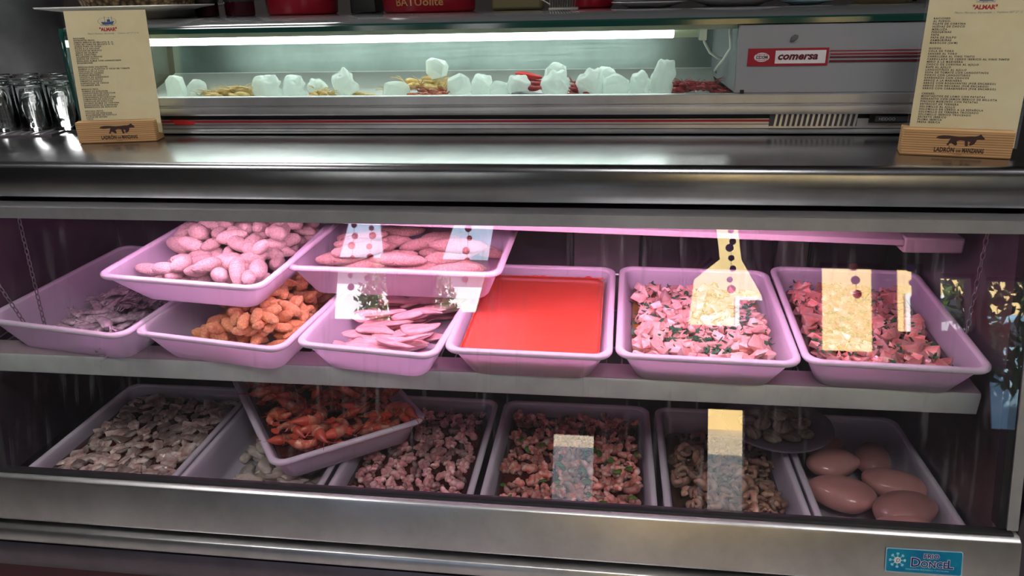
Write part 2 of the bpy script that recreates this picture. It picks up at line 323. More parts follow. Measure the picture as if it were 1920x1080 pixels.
# ------------------------------------------------------------------ trays
class Tray:
    def __init__(s, label, W, Ln, H, mx, group, inset=.028, tray_mat=None, name='food_tray'):
        if H > .071 and inset < .03: inset = .036
        s.W, s.L, s.H, s.mx, s.inset = W, Ln, H, mx, inset
        i = inset; tm = tray_mat or M['tray']
        rings = [rrect(W-2*i-.03, Ln-2*i-.03, .02, .0015), rrect(W-2*i-.008, Ln-2*i-.008, .026, 0), rrect(W-2*i, Ln-2*i, .03, .004), rrect(W-.030, Ln-.030, .026, H*.72), rrect(W-.022, Ln-.022, .026, H-.009), rrect(W-.022, Ln-.022, .026, H-.004),
                 rrect(W-.028, Ln-.028, .024, H-.005), rrect(W-.036, Ln-.036, .024, H*.72), rrect(W-2*i-.006, Ln-2*i-.006, .027, .007), rrect(W-2*i-.016, Ln-2*i-.016, .022, .0035), rrect(W-2*i-.03, Ln-2*i-.03, .02, .003)]
        o = MB().loft(rings).build(name, tm, None, smooth='all'); o.matrix_world = mx; tag(o, label, 'tray', group); s.o = o
        rim = [rrect(W-.024, Ln-.024, .025, H-.010), rrect(W-.004, Ln-.004, .028, H-.0095), rrect(W, Ln, .029, H-.006), rrect(W-.001, Ln-.001, .029, H-.002), rrect(W-.007, Ln-.007, .028, H), rrect(W-.018, Ln-.018, .026, H), rrect(W-.026, Ln-.026, .024, H-.003), rrect(W-.028, Ln-.028, .024, H-.010)]
        rim.append(rim[0])
        MB().loft(rim, False, False).build('rim', M['tray_rim'], o, smooth='all')
        s.res = .005; s.nx = int(W/s.res); s.ny = int(Ln/s.res); s.hm = np.full((s.nx, s.ny), .004)
    def half(s, z):      # inner half sizes at height z
        k = min(1, max(0, z/s.H)); i = s.inset*(1-k)+.016*k
        return s.W/2-i-.004, s.L/2-i-.004
    def liquid(s, name, label, m, z, cat='liquid', kind='stuff', amp=.0008):
        hx, hy = s.half(z); rings = [rrect(2*hx*k, 2*hy*k, .024*k, z) for k in (.15, .4, .7, .92, 1.0)]
        for r in rings[:-1]:
            for j, p in enumerate(r): r[j] = (p[0], p[1], p[2]+noise.noise(Vector(p)*20)*amp)
        b0x, b0y = s.half(.004); base = rrect(2*b0x, 2*b0y, .022, .0045)
        o = MB().loft(rings+[base]).build(name, m, None, smooth='all'); o.matrix_world = s.mx; tag(o, label, cat, None, kind)
        s.hm[:] = np.maximum(s.hm, z-.002); return o
    def pour(s, name, meshes, n, size, label, cat, group, seed=1, where=None, tilt=18, sink=.25, zmax=None, scale=(.85, 1.15), yaw=None, parts=None, margin=.75):
        """lay n pieces one by one on the heap: each lies on what is already there"""
        rnd = random.Random(seed); a, b, h = size; out = []; tries = 0
        while len(out) < n and tries < n*45:
            tries += 1; k = rnd.uniform(*scale); rz = rnd.uniform(0, 2*math.pi) if yaw is None else R(yaw+rnd.gauss(0, 14))
            hx, hy = s.half(s.H*.7); ca, sa = abs(math.cos(rz)), abs(math.sin(rz)); ex = (a*ca+b*sa)*k*margin; ey = (a*sa+b*ca)*k*margin
            if hx-ex <= 0 or hy-ey <= 0: continue
            x = rnd.uniform(-hx+ex, hx-ex); y = rnd.uniform(-hy+ey, hy-ey)
            if where and rnd.random() > where(x/hx, y/hy): continue
            ix = int((x+s.W/2)/s.res); iy = int((y+s.L/2)/s.res); rr = max(1, int(min(a, b)*k/s.res)); R2 = max(1, int(max(a, b)*k/s.res))
            cells = []; cz, sz_ = math.cos(rz), math.sin(rz)
            for dx in range(-R2, R2+1):
                for dy in range(-R2, R2+1):
                    u = (dx*cz+dy*sz_)*s.res/(a*k); v = (-dx*sz_+dy*cz)*s.res/(b*k); q = u*u+v*v
                    if q < 1 and 0 <= ix+dx < s.nx and 0 <= iy+dy < s.ny: cells.append((ix+dx, iy+dy, math.sqrt(1-q), u, v))
            if not cells: continue
            hs = [s.hm[c[0], c[1]] for c in cells]; base = float(np.percentile(hs, 62)); z = base+h*k*(1-sink)
            lim = (zmax(x/hx, y/hy) if callable(zmax) else zmax) if zmax is not None else s.H+.02
            if z+h*k*.6 > lim: continue
            z = max(z, .005+h*k*.95); wx, wy = s.half(max(.004, z-h*k*.6))
            if abs(x)+(a*ca+b*sa)*k*.8 > wx or abs(y)+(a*sa+b*ca)*k*.8 > wy: continue
            for cx, cy, q, u, v in cells: s.hm[cx, cy] = max(s.hm[cx, cy], z+h*k*q*.8)
            ml = Matrix.Translation((x, y, z)) @ Matrix.Rotation(rz, 4, 'Z') @ Euler((R(rnd.gauss(0, tilt)), R(rnd.gauss(0, tilt*.6)), 0)).to_matrix().to_4x4() @ Matrix.Scale(k, 4)
            me = rnd.choice(meshes)
            o = bpy.data.objects.new(name, me if not isinstance(me, tuple) else me[0]); COL.objects.link(o); o.matrix_world = s.mx @ ml
            tag(o, label, cat, group)
            if isinstance(me, tuple):
                for pn, pm in me[1]: c = bpy.data.objects.new(pn, pm); COL.objects.link(c); c.parent = o
            out.append(o)
        return out
    def sprinkle(s, name, label, m, n, size, seed=3, where=None, lift=.002):
        rnd = random.Random(seed); mb = MB(); hx, hy = s.half(s.H*.6)
        for _ in range(n):
            x = rnd.uniform(-hx, hx)*.96; y = rnd.uniform(-hy, hy)*.96
            if where and rnd.random() > where(x/hx, y/hy): continue
            # bunches of small leaves
            for q in range(rnd.randint(3, 7)):
                px, py = x+rnd.gauss(0, size*1.2), y+rnd.gauss(0, size*1.2)
                if abs(px) > hx or abs(py) > hy: continue
                ix = min(s.nx-1, max(0, int((px+s.W/2)/s.res))); iy = min(s.ny-1, max(0, int((py+s.L/2)/s.res)))
                c = Vector((px, py, s.hm[ix, iy]+lift)); mx = Matrix.Translation(c) @ Euler((rnd.gauss(0, .5), rnd.gauss(0, .5), rnd.uniform(0, 6.28))).to_matrix().to_4x4()
                l = size*rnd.uniform(.5, 1.3); w_ = l*rnd.uniform(.25, .5); t = l*.08
                top = [(-l, 0, 0), (-l*.3, w_, t), (l*.5, w_*.8, t), (l, 0, t*2), (l*.5, -w_*.8, t), (-l*.3, -w_, t)]
                mb.loft([[mx @ Vector((p[0], p[1], p[2]-t)) for p in top], [mx @ Vector(p) for p in top]])
        o = mb.build(name, m); o.matrix_world = s.mx; return tag(o, label, 'herbs', None, 'stuff')

# ================================================================== the room
RM = [(-4.2, 4.2), (-1.6, 3.2), (0, 2.75)]
structure('floor', MB().box(-4.2, 4.2, -1.75, 3.2, -.1, 0), M['floor'])
structure('ceiling', MB().box(-4.2, 4.2, -1.75, 3.2, 2.75, 2.85), M['ceil'])
structure('wall_left', MB().box(-4.3, -4.2, -1.75, 3.2, 0, 2.75), M['roomwall'])
structure('wall_right', MB().box(4.2, 4.3, -1.75, 3.2, 0, 2.75), M['roomwall'])
structure('wall_back', MB().box(-4.2, 4.2, 3.2, 3.3, 0, 2.75), M['roomdark'])
# street front: solid between its openings (x0, x1, z0, z1)
OPEN = [(-1.54, -1.16, .94, 1.56), (-.96, -.60, 1.0, 1.56), (.42, .85, .97, 1.56), (1.10, 1.40, .86, 1.33), (1.47, 1.60, .97, 1.33), (1.68, 1.86, .98, 1.29), (1.90, 2.20, .50, 1.28), (-.27, -.02, .02, .40), (.53, .75, .02, .57)]
def wall_with_holes(holes, X0, X1, Z0, Z1, y0, y1):
    xs = sorted({X0, X1, *[h[0] for h in holes], *[h[1] for h in holes]}); zs = sorted({Z0, Z1, *[h[2] for h in holes], *[h[3] for h in holes]}); mb = MB()
    for a, b in zip(xs, xs[1:]):
        for c, d in zip(zs, zs[1:]):
            mx, mz = (a+b)/2, (c+d)/2
            if not any(h[0] < mx < h[1] and h[2] < mz < h[3] for h in holes): mb.box(a, b, y0, y1, c, d)
    return mb
structure('wall_front', wall_with_holes(OPEN, -4.2, 4.2, 0, 2.75, -1.75, -1.6), M['roomwall'])
for i, h in enumerate(OPEN):
    fr = MB(); t = .018
    fr.box(h[0], h[1], -1.70, -1.64, h[2], h[2]+t).box(h[0], h[1], -1.70, -1.64, h[3]-t, h[3]).box(h[0], h[0]+t, -1.70, -1.64, h[2]+t, h[3]-t).box(h[1]-t, h[1], -1.70, -1.64, h[2]+t, h[3]-t)
    f = structure('window_%d' % (i+1), fr, M['roomdark'])
# dark drapes, added to shape the openings' reflections in the glass, and strings of painted discs hanging in front of them
def curtain(label, rows, side):
    """rows of (z, inner edge x, outer edge x): the cloth runs between them in upright folds"""
    mb = MB(); n = 25; fr_, bk = [], []
    for z, xi, xo in rows:
        fr_.append([(xi+(xo-xi)*j/(n-1), -1.575+.010*math.sin(j*1.3), z) for j in range(n)]); bk.append([(xi+(xo-xi)*j/(n-1), -1.580+.010*math.sin(j*1.3), z) for j in range(n)])
    rings = [f_+b_[::-1] for f_, b_ in zip(fr_, bk)]
    return tag(mb.loft(rings).build('curtain', M['cloth'], None, smooth=True), label, 'curtain', 'added dark curtains narrowing the mirrored street windows')
M['cloth'] = mottled('added_curtain_cloth', (.035, .028, .035), (.06, .05, .06), 8, .9, .1, rnd=0)
curtain('added dark curtain on the left side of the leftmost street window', [(1.60, -1.42, -1.60), (1.5, -1.43, -1.60), (1.2, -1.49, -1.60), (.9, -1.53, -1.60)], -1)
curtain('added dark curtain on the right side of the leftmost street window', [(1.60, -1.24, -1.12), (1.5, -1.25, -1.12), (1.2, -1.20, -1.12), (.9, -1.15, -1.12)], 1)
curtain('added dark curtain on the left side of the second street window', [(1.60, -.82, -1.0), (1.5, -.83, -1.0), (1.25, -.90, -1.0), (.96, -.95, -1.0)], -1)
curtain('added dark curtain on the right side of the second street window', [(1.60, -.60, -.55), (1.5, -.61, -.55), (1.25, -.64, -.55), (.96, -.70, -.55)], 1)
curtain('added dark curtain on the left side of the middle street window', [(1.60, .56, .38), (1.5, .57, .38), (1.33, .59, .38), (1.22, .46, .38), (.94, .43, .38)], -1)
curtain('added dark curtain on the right side of the middle street window', [(1.60, .65, .90), (1.5, .68, .90), (1.33, .70, .90), (1.15, .80, .90), (.94, .85, .90)], 1)
def garland(x, z0, z1, n, c, label, seed):
    t = thing('disc_garland', label, 'garland', T(x, -1.53, 0)); rnd = random.Random(seed)
    MB().tube([(0, 0, z0), (0, 0, z1)], .0012, 5).build('string', M['black'], t)
    for i in range(n):
        z = z1-(i+.5)*(z1-z0)/n+rnd.uniform(-.01, .01); r = rnd.uniform(.014, .022)
        MB().loft([[(rnd_x+r*math.cos(k*math.pi/9), y, z+r*math.sin(k*math.pi/9)) for k in range(18)] for y in (-.003, .003) for rnd_x in (((i*37) % 11-5)*.0022,)]).build('disc', c, t)
cr_ = mat('red_disc', (.45, .05, .03), .5); cp_ = mat('purple_disc', (.16, .08, .30), .5)
garland(-1.38, 1.10, 1.55, 8, cr_, 'string of red discs in the left half of the leftmost street window', 1); garland(-1.28, 1.15, 1.55, 7, cr_, 'string of red discs in the right half of the leftmost street window', 2)
garland(-.74, 1.15, 1.55, 7, cr_, 'string of red discs in the second street window', 3); garland(.64, 1.15, 1.55, 8, cp_, 'string of purple discs in the middle street window', 4)
garland(1.25, 1.12, 1.33, 3, cr_, 'short string of red discs in the low ochre-lit window', 5); garland(1.52, 1.12, 1.33, 3, cp_, 'short string of purple discs in the low window by the tree', 6)
for x, y in ((-1.7, .1), (0.4, -.6), (2.2, .3), (-1.4, 1.95)):  # unseen fill lights, added to brighten the counter front and the tumblers
    l = thing('ceiling_fill_light', {-1.7: 'added flat square fill light over the left end of the bar', .4: 'added flat square fill light behind the viewer, between the windows', 2.2: 'added flat square fill light over the right end of the bar', -1.4: 'added flat square fill light above the steel urn behind the bar'}[x], 'lamp', T(x, y, 2.70))
    MB().box(-.32, .32, -.32, .32, 0, .05).build('frame', M['alu'], l, bevel=.004)
    MB().box(-.29, .29, -.29, .29, -.012, -.001).build('diffuser', M['lamp'], l)
# street outside
structure('ground', MB().box(-14, 14, -16, -1.75, -.15, -.02), M['pave'])
def house(name, x0, x1, y, h, m, label, wins):
    t = thing(name, label, 'building', T((x0+x1)/2, y, -.02)); w2 = (x1-x0)/2
    MB().box(-w2, w2, -4, 0, 0, h).build('wall', m, t)
    MB().box(-w2-.15, w2+.15, -4.1, .25, h, h+.18).build('roof', M['roomdark'], t)
    for a, b, c, d in wins:
        f = MB().box(a, b, .0, .05, c, d).build('window', M['ceramic'], t); MB().box(a+.06, b-.06, .05, .06, c+.06, d-.06).build('pane', M['win'], f)
house('corner_house', 1.0, 8.5, -8.5, 6.0, M['yellow'], 'sunlit ochre house across the street', [(-2.9, -2.2, 1.2, 1.9), (-.6, .2, 1.0, 2.0), (1.6, 2.4, 1.0, 2.0)])
house('corner_house', -8.5, -.4, -9.0, 2.2, M['whitew'], 'low sunlit white house across the street', [(-2.0, -1.2, .9, 1.7), (1.4, 2.3, .9, 1.7)])
def tree(x, y, h, seed, label):
    t = thing('street_tree', label, 'tree', T(x, y, -.02)); rnd = random.Random(seed)
    MB().tube([(0, 0, 0), (.03, 0, h*.3), (-.02, .02, h*.6)], [.09, .07, .05], 10).build('trunk', M['bark'], t, smooth='all')
    mb = MB()
    for i in range(1500):
        a = rnd.uniform(0, 6.28); q = rnd.uniform(-1, 1); r = rnd.uniform(.4, 1)**.5
        c = Vector((math.cos(a)*math.sqrt(1-q*q)*r*h*.28, math.sin(a)*math.sqrt(1-q*q)*r*h*.28, h*.66+q*r*h*.32))
        mx = Matrix.Translation(c) @ Euler((rnd.uniform(0, 6), rnd.uniform(0, 6), rnd.uniform(0, 6))).to_matrix().to_4x4(); s_ = .055
        mb.add([mx @ Vector(p) for p in ((-s_, 0, 0), (0, s_*.45, 0), (s_, 0, .01), (0, -s_*.45, 0))], ((0, 1, 2, 3),))
    tag(mb.build('foliage', M['leaf'], t), None, None)
tree(6.4, -6.6, 3.0, 3, 'leafy street tree in front of the ochre house')
tree(-2.4, -6.4, 2.2, 5, 'small leafy street tree in front of the white house')
def car(x, y, label):
    t = thing('parked_car', label, 'car', T(x, y, -.02))
    prof = [(-2.1, .3), (-2.05, .75), (-1.7, .88), (-1.1, .95), (-.55, 1.38), (.9, 1.4), (1.5, 1.0), (2.0, .92), (2.1, .35)]
    MB().loft([[(px, s*(.85 if pz < 1.1 else .68), pz) for px, pz in prof] for s in (-1, 1)]).build('body', M['carblue'], t, bevel=.05)
    for wx in (-1.35, 1.3):
        for sy in (-.86, .74): 
            mb = MB(); mb.loft([[(wx+.31*math.cos(a*math.pi/12), sy+dy, .31+.31*math.sin(a*math.pi/12)) for a in range(24)] for dy in (0, .12)]); mb.build('wheel', M['black'], t)
    MB().loft([[(px, .78, pz) for px, pz in ((-.95, 1.0), (-.5, 1.3), (.85, 1.32), (1.25, 1.02))], [(px, .80, pz) for px, pz in ((-.95, 1.0), (-.5, 1.3), (.85, 1.32), (1.25, 1.02))]]).build('side_window', M['win'], t)
tree(3.05, -3.4, 2.0, 9, 'low leafy bush-like tree close to the bar windows')
car(3.9, -5.2, 'pale blue car parked in the street outside')

# ================================================================== worktop
wt = thing('steel_worktop', 'long brushed steel worktop with a deep rounded front lip above the glass display', 'worktop', T(-.6, 1.6, 1.0))
prof = [(.62, .050), (-.425, .050), (-.432, .0485), (-.437, .044), (-.439, .037), (-.439, -.006), (-.437, -.011), (-.432, -.013), (-.40, -.013), (-.40, .03), (.62, .03)]
MB().prism_x(prof, -1.75, 1.95).build('top_sheet', M['worktop'], wt, smooth=True)
MB().box(-1.75, 1.95, -.40, -.05, -.022, -.014).build('gap_shade_strip', M['black'], wt)  # solid black strip in place of the shade under the lip
for nm, a, b, lb in (('l', -2.34, -1.335, 'dark panelled bar cabinet under the worktop, left of the display counter'), ('r', .722, 1.94, 'dark panelled bar cabinet under the worktop, right of the display counter')):
    t = thing('bar_cabinet', lb, 'cabinet', T((a+b)/2, 1.5, 0)); h_ = (b-a)/2
    MB().box(-h_, h_, -.32, .30, .08, .975).build('body', M['dark_liner'], t, bevel=.003)
    MB().box(-h_+.02, h_-.02, -.30, .28, 0, .08).build('plinth', M['black'], t)
    for s_ in (-1, 1): MB().box(min(s_*.01, s_*(h_-.02)), max(s_*.01, s_*(h_-.02)), -.334, -.321, .11, .95).build('door', M['dark_liner'], t, bevel=.002)
# ================================================================== refrigerated counter (world coordinates relative to its base)
X0, X1 = -1.32, .66
fc = thing('refrigerated_counter', 'long stainless refrigerated display counter with slanted front glass and two levels of food trays', 'display counter', T(0, 1.4, 0))
def W(mb): mb.v = [(x, y-1.4, z) for x, y, z in mb.v]; return mb
FG = [(1.172, .978), (1.172, .974), (1.168, .972), (1.172, .970), (1.172, .966), (1.168, .964), (1.172, .962), (1.172, .956), (1.168, .953), (1.155, .953), (1.13, .958), (1.13, .978)]
W(MB().prism_x(FG, X0, X1+.06)).build('glass_top_rail', M['alu'], fc)
W(MB().prism_x([(1.030, .480), (1.150, .962), (1.155, .961), (1.035, .479)], X0, X1-.022)).build('front_glass', M['front_glass'], fc)
W(MB().prism_x([(1.045, .492), (1.027, .492), (1.018, .486), (.998, .412), (1.002, .405), (1.06, .405), (1.06, .46)], X0, X1)).build('glass_bottom_rail', M['steel'], fc, smooth=True, bevel=.002)
W(MB().prism_x([(1.0265, .4925), (1.029, .4955), (1.044, .4955), (1.044, .4925)], X0, X1-.01)).build('glass_gasket', M['black'], fc)
W(MB().box(X0, X1, 1.022, 1.08, .385, .405)).build('rail_gap_shade', M['black'], fc)  # black strip set behind the gap, standing in for its shade
W(MB().prism_x([(1.06, .392), (1.008, .392), (.996, .388), (.992, .380), (.990, .366), (.996, .360), (1.06, .360)], X0, X1)).build('bumper_rail', M['steel'], fc, smooth=True, bevel=.002)
W(MB().prism_x([(1.06, .358), (.994, .358), (.988, .345), (.986, .325), (.992, .305), (1.01, .292), (1.06, .290)], X0, X1)).build('lower_bumper', M['dark_steel'], fc, smooth=True)
W(MB().box(X0, X1, 1.03, 1.06, .10, .288)).build('kick_panel', mat('maroon_panel', (.10, .012, .03), .35), fc)
W(MB().box(X0, X1, 1.07, 1.74, 0, .34)).build('base_cabinet', M['dark_steel'], fc)
W(MB().prism_x([(1.034, .497), (1.149, .953), (1.165, .953), (1.050, .497)], X1-.018, X1-.001)).build('side_post', M['alu'], fc, bevel=.001)
W(MB().prism_x([(1.038, .497), (1.152, .953), (1.175, .953), (1.060, .497)], X1-.030, X1-.019)).build('post_gasket', M['black'], fc)
W(MB().prism_x([(1.06, .342), (1.175, .975), (1.745, .975), (1.745, .342)], X1-.012, X1-.002)).build('side_panel', M['dark_steel'], fc)
W(MB().prism_x([(1.04, .342), (1.165, .975), (1.745, .975), (1.745, .342)], X0+.002, X0+.03)).build('side_panel', M['dark_liner'], fc)
W(MB().box(X0+.03, X1-.013, 1.075, 1.72, .3405, .349)).build('deck', M['dark_steel'], fc)
W(MB().box(X0+.03, X1-.013, 1.176, 1.745, .966, .977)).build('top_liner', M['dark_liner'], fc)
bp = W(MB().box(X0+.03, X1-.013, 1.725, 1.745, .35, .957)).build('back_panel', M['dark_liner'], fc)
for a, b in ((-1.2, -.56), (-.55, -.085), (.088, .39), (.475, .64)):
    W(MB().box(a, b, 1.708, 1.722, .37, .93)).build('sliding_door', M['dark_liner'], fc, bevel=.003)
for a, b in ((-.078, .080), (.398, .468)):
    W(MB().box(a, b, 1.700, 1.722, .36, .94)).build('door_stile', mat('stile_metal', (.30, .27, .28), .45, .6), fc, bevel=.002)
# shelf, 4 degrees up towards the back
sa = R(4); SH = T(0, 1.195, .6535, 4)
def shelf_pt(x, y, z): return SH @ Vector((x, y, z))
sh = MB().prism_x([(0, 0), (-.003, -.004), (-.003, -.040), (.002, -.044), (.020, -.044), (.020, -.040), (.004, -.038), (.004, -.020), (.003, -.006), (.045, -.003), (.045, 0)], X0+.035, X1-.018)
sh.v = [tuple(SH @ Vector(v) - Vector((0, 1.4, 0))) for v in sh.v]; shelf = sh.build('shelf', M['shelf_alu'], fc, smooth=True)
lip = MB().box(X0+.035, X1-.018, .0, .05, .0002, .0012); lip.v = [tuple(SH @ Vector(v)-Vector((0, 1.4, 0))) for v in lip.v]; lip.build('shelf_lip', M['pinkpaint'], shelf)
rd = MB()
for i in range(66):
    x = X0+.05+i*.029; rd.tube([(x, .045, -.003), (x, .48, -.003)], .0018, 6)
for yy in (.12, .28, .47): rd.tube([(X0+.04, yy, -.006), (X1-.02, yy, -.006)], .0025, 6)
rd.v = [tuple(SH @ Vector(v)-Vector((0, 1.4, 0))) for v in rd.v]; rd.build('wire_grid', M['chain'], shelf)
def chain(p, q):
    p, q = Vector(p), Vector(q); d = (q-p); n = int(d.length/.0125); t = d.normalized(); mb = MB()
    for i in range(n):
        c = p+t*(i+.5)*.0125; a = Vector((1, 0, 0)) if i % 2 else Vector((0, 1, 0)); u = t.cross(a).normalized()
        ring = [c+t*.0078*math.cos(k*math.pi/5)+u*.0036*math.sin(k*math.pi/5) for k in range(11)]
        mb.tube(ring, .0011, 5, False)
    W(mb).build('shelf_chain', M['chain'], fc, smooth='all')
chain((-1.135, 1.25, .958), (-1.155, 1.26, .662)); chain((-1.225, 1.19, .955), (-1.175, 1.25, .66)); chain((.632, 1.27, .958), (.636, 1.27, .662))
# the lamp under the top: housing, pink tube and end box
lh = W(MB().prism_x([(1.335, .8995), (1.335, .8885), (1.345, .8865), (1.40, .905), (1.40, .915)], -1.15, .53))
lh.v = [(x, y, z-(x+.21)*.0235) for x, y, z in lh.v]; lh.build('lamp_housing', M['pinkpaint'], fc, bevel=.001)
W(MB().box(.53, .632, 1.335, 1.40, .857, .886)).build('ballast_box', M['pinkpaint'], fc, bevel=.004)
W(MB().box(-1.16, .50, 1.34, 1.40, .915, .966)).build('lamp_bracket', M['dark_liner'], fc)
W(MB().tube([(-.95, 1.193, .9535), (.40, 1.193, .9535)], .009, 16)).build('fluorescent_tube', M['pinktube'], fc, smooth=True)
for x in (-.965, .405): W(MB().box(x, x+.012, 1.181, 1.205, .9445, .966)).build('lamp_holder', M['ceramic'], fc)
# maker's plate on the bottom rail
mp = link(bpy.data.objects.new('maker_plate', None), fc)
fa = math.atan2(.02, .074)
def plate_obj(): pass
bpy.data.objects.remove(mp)
PM = Matrix.Translation((.516, 1.0066-1.4, .4485)) @ Matrix.Rotation(-fa, 4, 'X') @ Matrix.Rotation(R(-.3), 4, 'Y')
def onplate(mb): mb.v = [tuple(PM @ Vector(v)) for v in mb.v]; return mb
def rr2(w_, h_, r, y): return [(p[0], y, p[1]) for p in rrect(w_, h_, r, 0, 5)]
mpl = onplate(MB().loft([rr2(.116, .0405, .003, 0), rr2(.116, .0405, .003, -.0008)])).build('maker_plate', M['stkedge'], fc)
onplate(MB().loft([rr2(.113, .0375, .0025, -.0008), rr2(.113, .0375, .0025, -.0010)])).build('plate_face', M['sticker'], mpl)
def ptext(nm, body, size, m, x, z, y=-.0014, **k): return text(nm, body, size, m, mpl, PM @ Matrix.Translation((x, y, z)) @ FRONT, **k)
for off, m_, yy in ((.0017, 'ceramic', -.0012), (.0005, 'navy', -.0015)):
    ptext('plate_lettering', 'FRIO', .0105, M[m_], .011, .0063, yy, align='CENTER', offset=off*.5, sx=1.05)
    ptext('plate_lettering', 'D', .0215, M[m_], -.0205, -.0085, yy, offset=off*.6, sx=1.0)
    ptext('plate_lettering', 'ONCE', .0145, M[m_], -.0050, -.0085, yy, offset=off*.6, sx=1.0)
    ptext('plate_lettering', 'L', .0200, M[m_], .0345, -.0085, yy, offset=off*.6, sx=1.0)
ptext('plate_lettering', 'MAQUINARIA FRIGORIFICA Y HOSTELERIA', .0034, M['iceblue'], -.0270, -.0145, -.0013)
sf = MB()
for k in range(8):
    a = k*math.pi/4; c, s_ = math.cos(a), math.sin(a); cx, cz = -.040, .0005
    def P(r, o): return (cx+c*r-s_*o, -.0013, cz+s_*r+c*o)
    sf.add([P(.004, -.0006), P(.013, -.0006), P(.013, .0006), P(.004, .0006)], ((0, 1, 2, 3),))
    sf.add([P(.0095, -.0022), P(.0125, -.0022), P(.0125, .0022), P(.0095, .0022)], ((0, 1, 2, 3),))
onplate(sf).build('snowflake', M['iceblue'], mpl)
onplate(MB().poly([(-.040+.0055*math.cos(a*math.pi/12), -.00145, .0005+.0055*math.sin(a*math.pi/12)) for a in range(24)])).build('snowflake_centre', M['ceramic'], mpl)
ptext('plate_lettering', 'D', .0085, M['navy'], -.0428, -.0025, -.0016, shear=.2)

# ================================================================== trays with food
def up(xc, front, W_, Ln, rz, H=.060, lift=0.0):
    """tray on the sloping shelf, its front rim at y = front"""
    yc = front+Ln/2*math.cos(sa)
    z = .6535+(yc-1.195)*math.tan(sa)+.0008+lift
    return Matrix.Translation((xc, yc, z)) @ Matrix.Rotation(sa, 4, 'X') @ Matrix.Rotation(R(rz), 4, 'Z')
G_UP = 'white plastic food trays on the upper shelf'; G_LO = 'white plastic food trays on the bottom deck'
t1 = Tray('white plastic tray of small grey squid at the left end of the upper shelf', .340, .40, .079, up(-1.033, 1.165, .340, .40, -8), G_UP)
t2 = Tray('white plastic tray of orange breaded pieces on the upper shelf', .325, .385, .072, up(-.708, 1.148, .325, .385, -8, lift=.001), G_UP)
t3 = Tray('white plastic tray of pale pink fillets, left of the red sauce', .275, .385, .072, up(-.408, 1.140, .275, .385, -6), G_UP)
t4 = Tray('white plastic tray filled with red tomato sauce', .300, .385, .072, up(-.131, 1.150, .298, .385, -1), G_UP)
t5 = Tray('white plastic tray of marinated salmon-pink chunks with parsley, right of the red sauce', .312, .385, .072, up(.181, 1.152, .312, .385, -1.5), G_UP)
t6 = Tray('white plastic tray of marinated chunks at the right end of the upper shelf', .298, .40, .072, up(.491, 1.154, .290, .40, -2), G_UP)
TA = math.tan(sa)
u1 = Tray('white plastic tray heaped with pale pink croquettes, stacked on two others', .355, .385, .072, Matrix.Translation((-.778, 1.385, .766)) @ Matrix.Rotation(R(4.5), 4, 'X') @ Matrix.Rotation(R(-6), 4, 'Z'), 'white plastic food trays stacked on top of others', inset=.048)
u2 = Tray('white plastic tray of long breaded rolls, stacked above the pink fillets', .435, .29, .074, Matrix.Translation((-.408, 1.425, .760)) @ Matrix.Rotation(R(4.5), 4, 'X') @ Matrix.Rotation(R(-1.5), 4, 'Z'), 'white plastic food trays stacked on top of others', inset=.036)
lo = []
for lab, xc, W_, H in (('white plastic tray of sliced octopus at the left end of the bottom deck', -1.012, .330, .07), ('white plastic tray of whole white squid, left below the tilted prawn tray', -.69, .300, .07), ('white plastic tray of pink pieces, right below the tilted prawn tray', -.385, .290, .07),
                      ('white plastic tray of seafood salad with green pepper in the middle of the bottom deck', -.060, .335, .07), ('white plastic tray of tan curled pieces on the bottom deck', .250, .262, .07), ('white plastic tray of large smooth pink pieces at the right end of the bottom deck', .515, .256, .07)):
    lo.append(Tray(lab, W_, .43, H, T(xc, 1.288, .350), G_LO, inset=.022))
A, B, C_, D, E_, F_ = lo
pr = Tray('white plastic tray full of red prawns, set askew on top of the trays below', .322, .42, .062, T(-.612, 1.362, .4285, 0, 0, 37), 'white plastic food trays stacked on top of others')

# --- contents, upper shelf
croq = [blob('croquette', M['croq'], .029, .0160, .0150, i, .05, 1.4, 4, taper=.14*(i % 3), fine=.045) for i in range(7)]
u1.hm[:] = .02; u1.pour('croquette', croq, 120, (.029, .0160, .0150), 'pale pink breadcrumbed croquette in the stacked tray at upper left', 'croquette', 'pale pink croquettes in the stacked tray', 4,
    where=lambda x, y: .3 if (x < -.45 and y > -.6 and y < .3) else 1, zmax=lambda x, y: .084+.024*(y > -.3)-.016*(x < -.5), tilt=24, sink=.10, margin=.8)
rolls = [blob('breaded_roll', M['croq2'], .058, .018, .016, i, .08, 1.4, 3, taper=.15, fine=.02) for i in range(5)]
u2.hm[:] = .020; u2.pour('breaded_roll', rolls, 26, (.058, .018, .016), 'long pink breaded roll in the stacked tray above the fillets', 'croquette', 'long breaded rolls in the stacked tray', 11, where=lambda x, y: .2 if (x > .1 and x < .3) else 1, zmax=.088, yaw=8, tilt=10)
crumbs = [blob('breaded_piece', M['crumb'], .024, .0125, .0115, i, .16, 1.8, 3, taper=.35, fine=.04) for i in range(7)]
t2.pour('breaded_piece', crumbs, 190, (.024, .0125, .0115), 'orange breadcrumbed piece in the tray under the croquettes', 'breaded piece', 'orange breaded pieces in one tray', 5,
    where=lambda x, y: .12 if x < -.6 and y < 0 else 1, zmax=lambda x, y: .052+.032*(x > -.1)+.020*(x > .35)-.012*(x < -.6), tilt=25)
sq = [blob('small_squid', M['squidlet'], .026, .0125, .0085, i, .30, 2.2, 3, taper=.55, bend=.25*((i % 3)-1)) for i in range(6)]
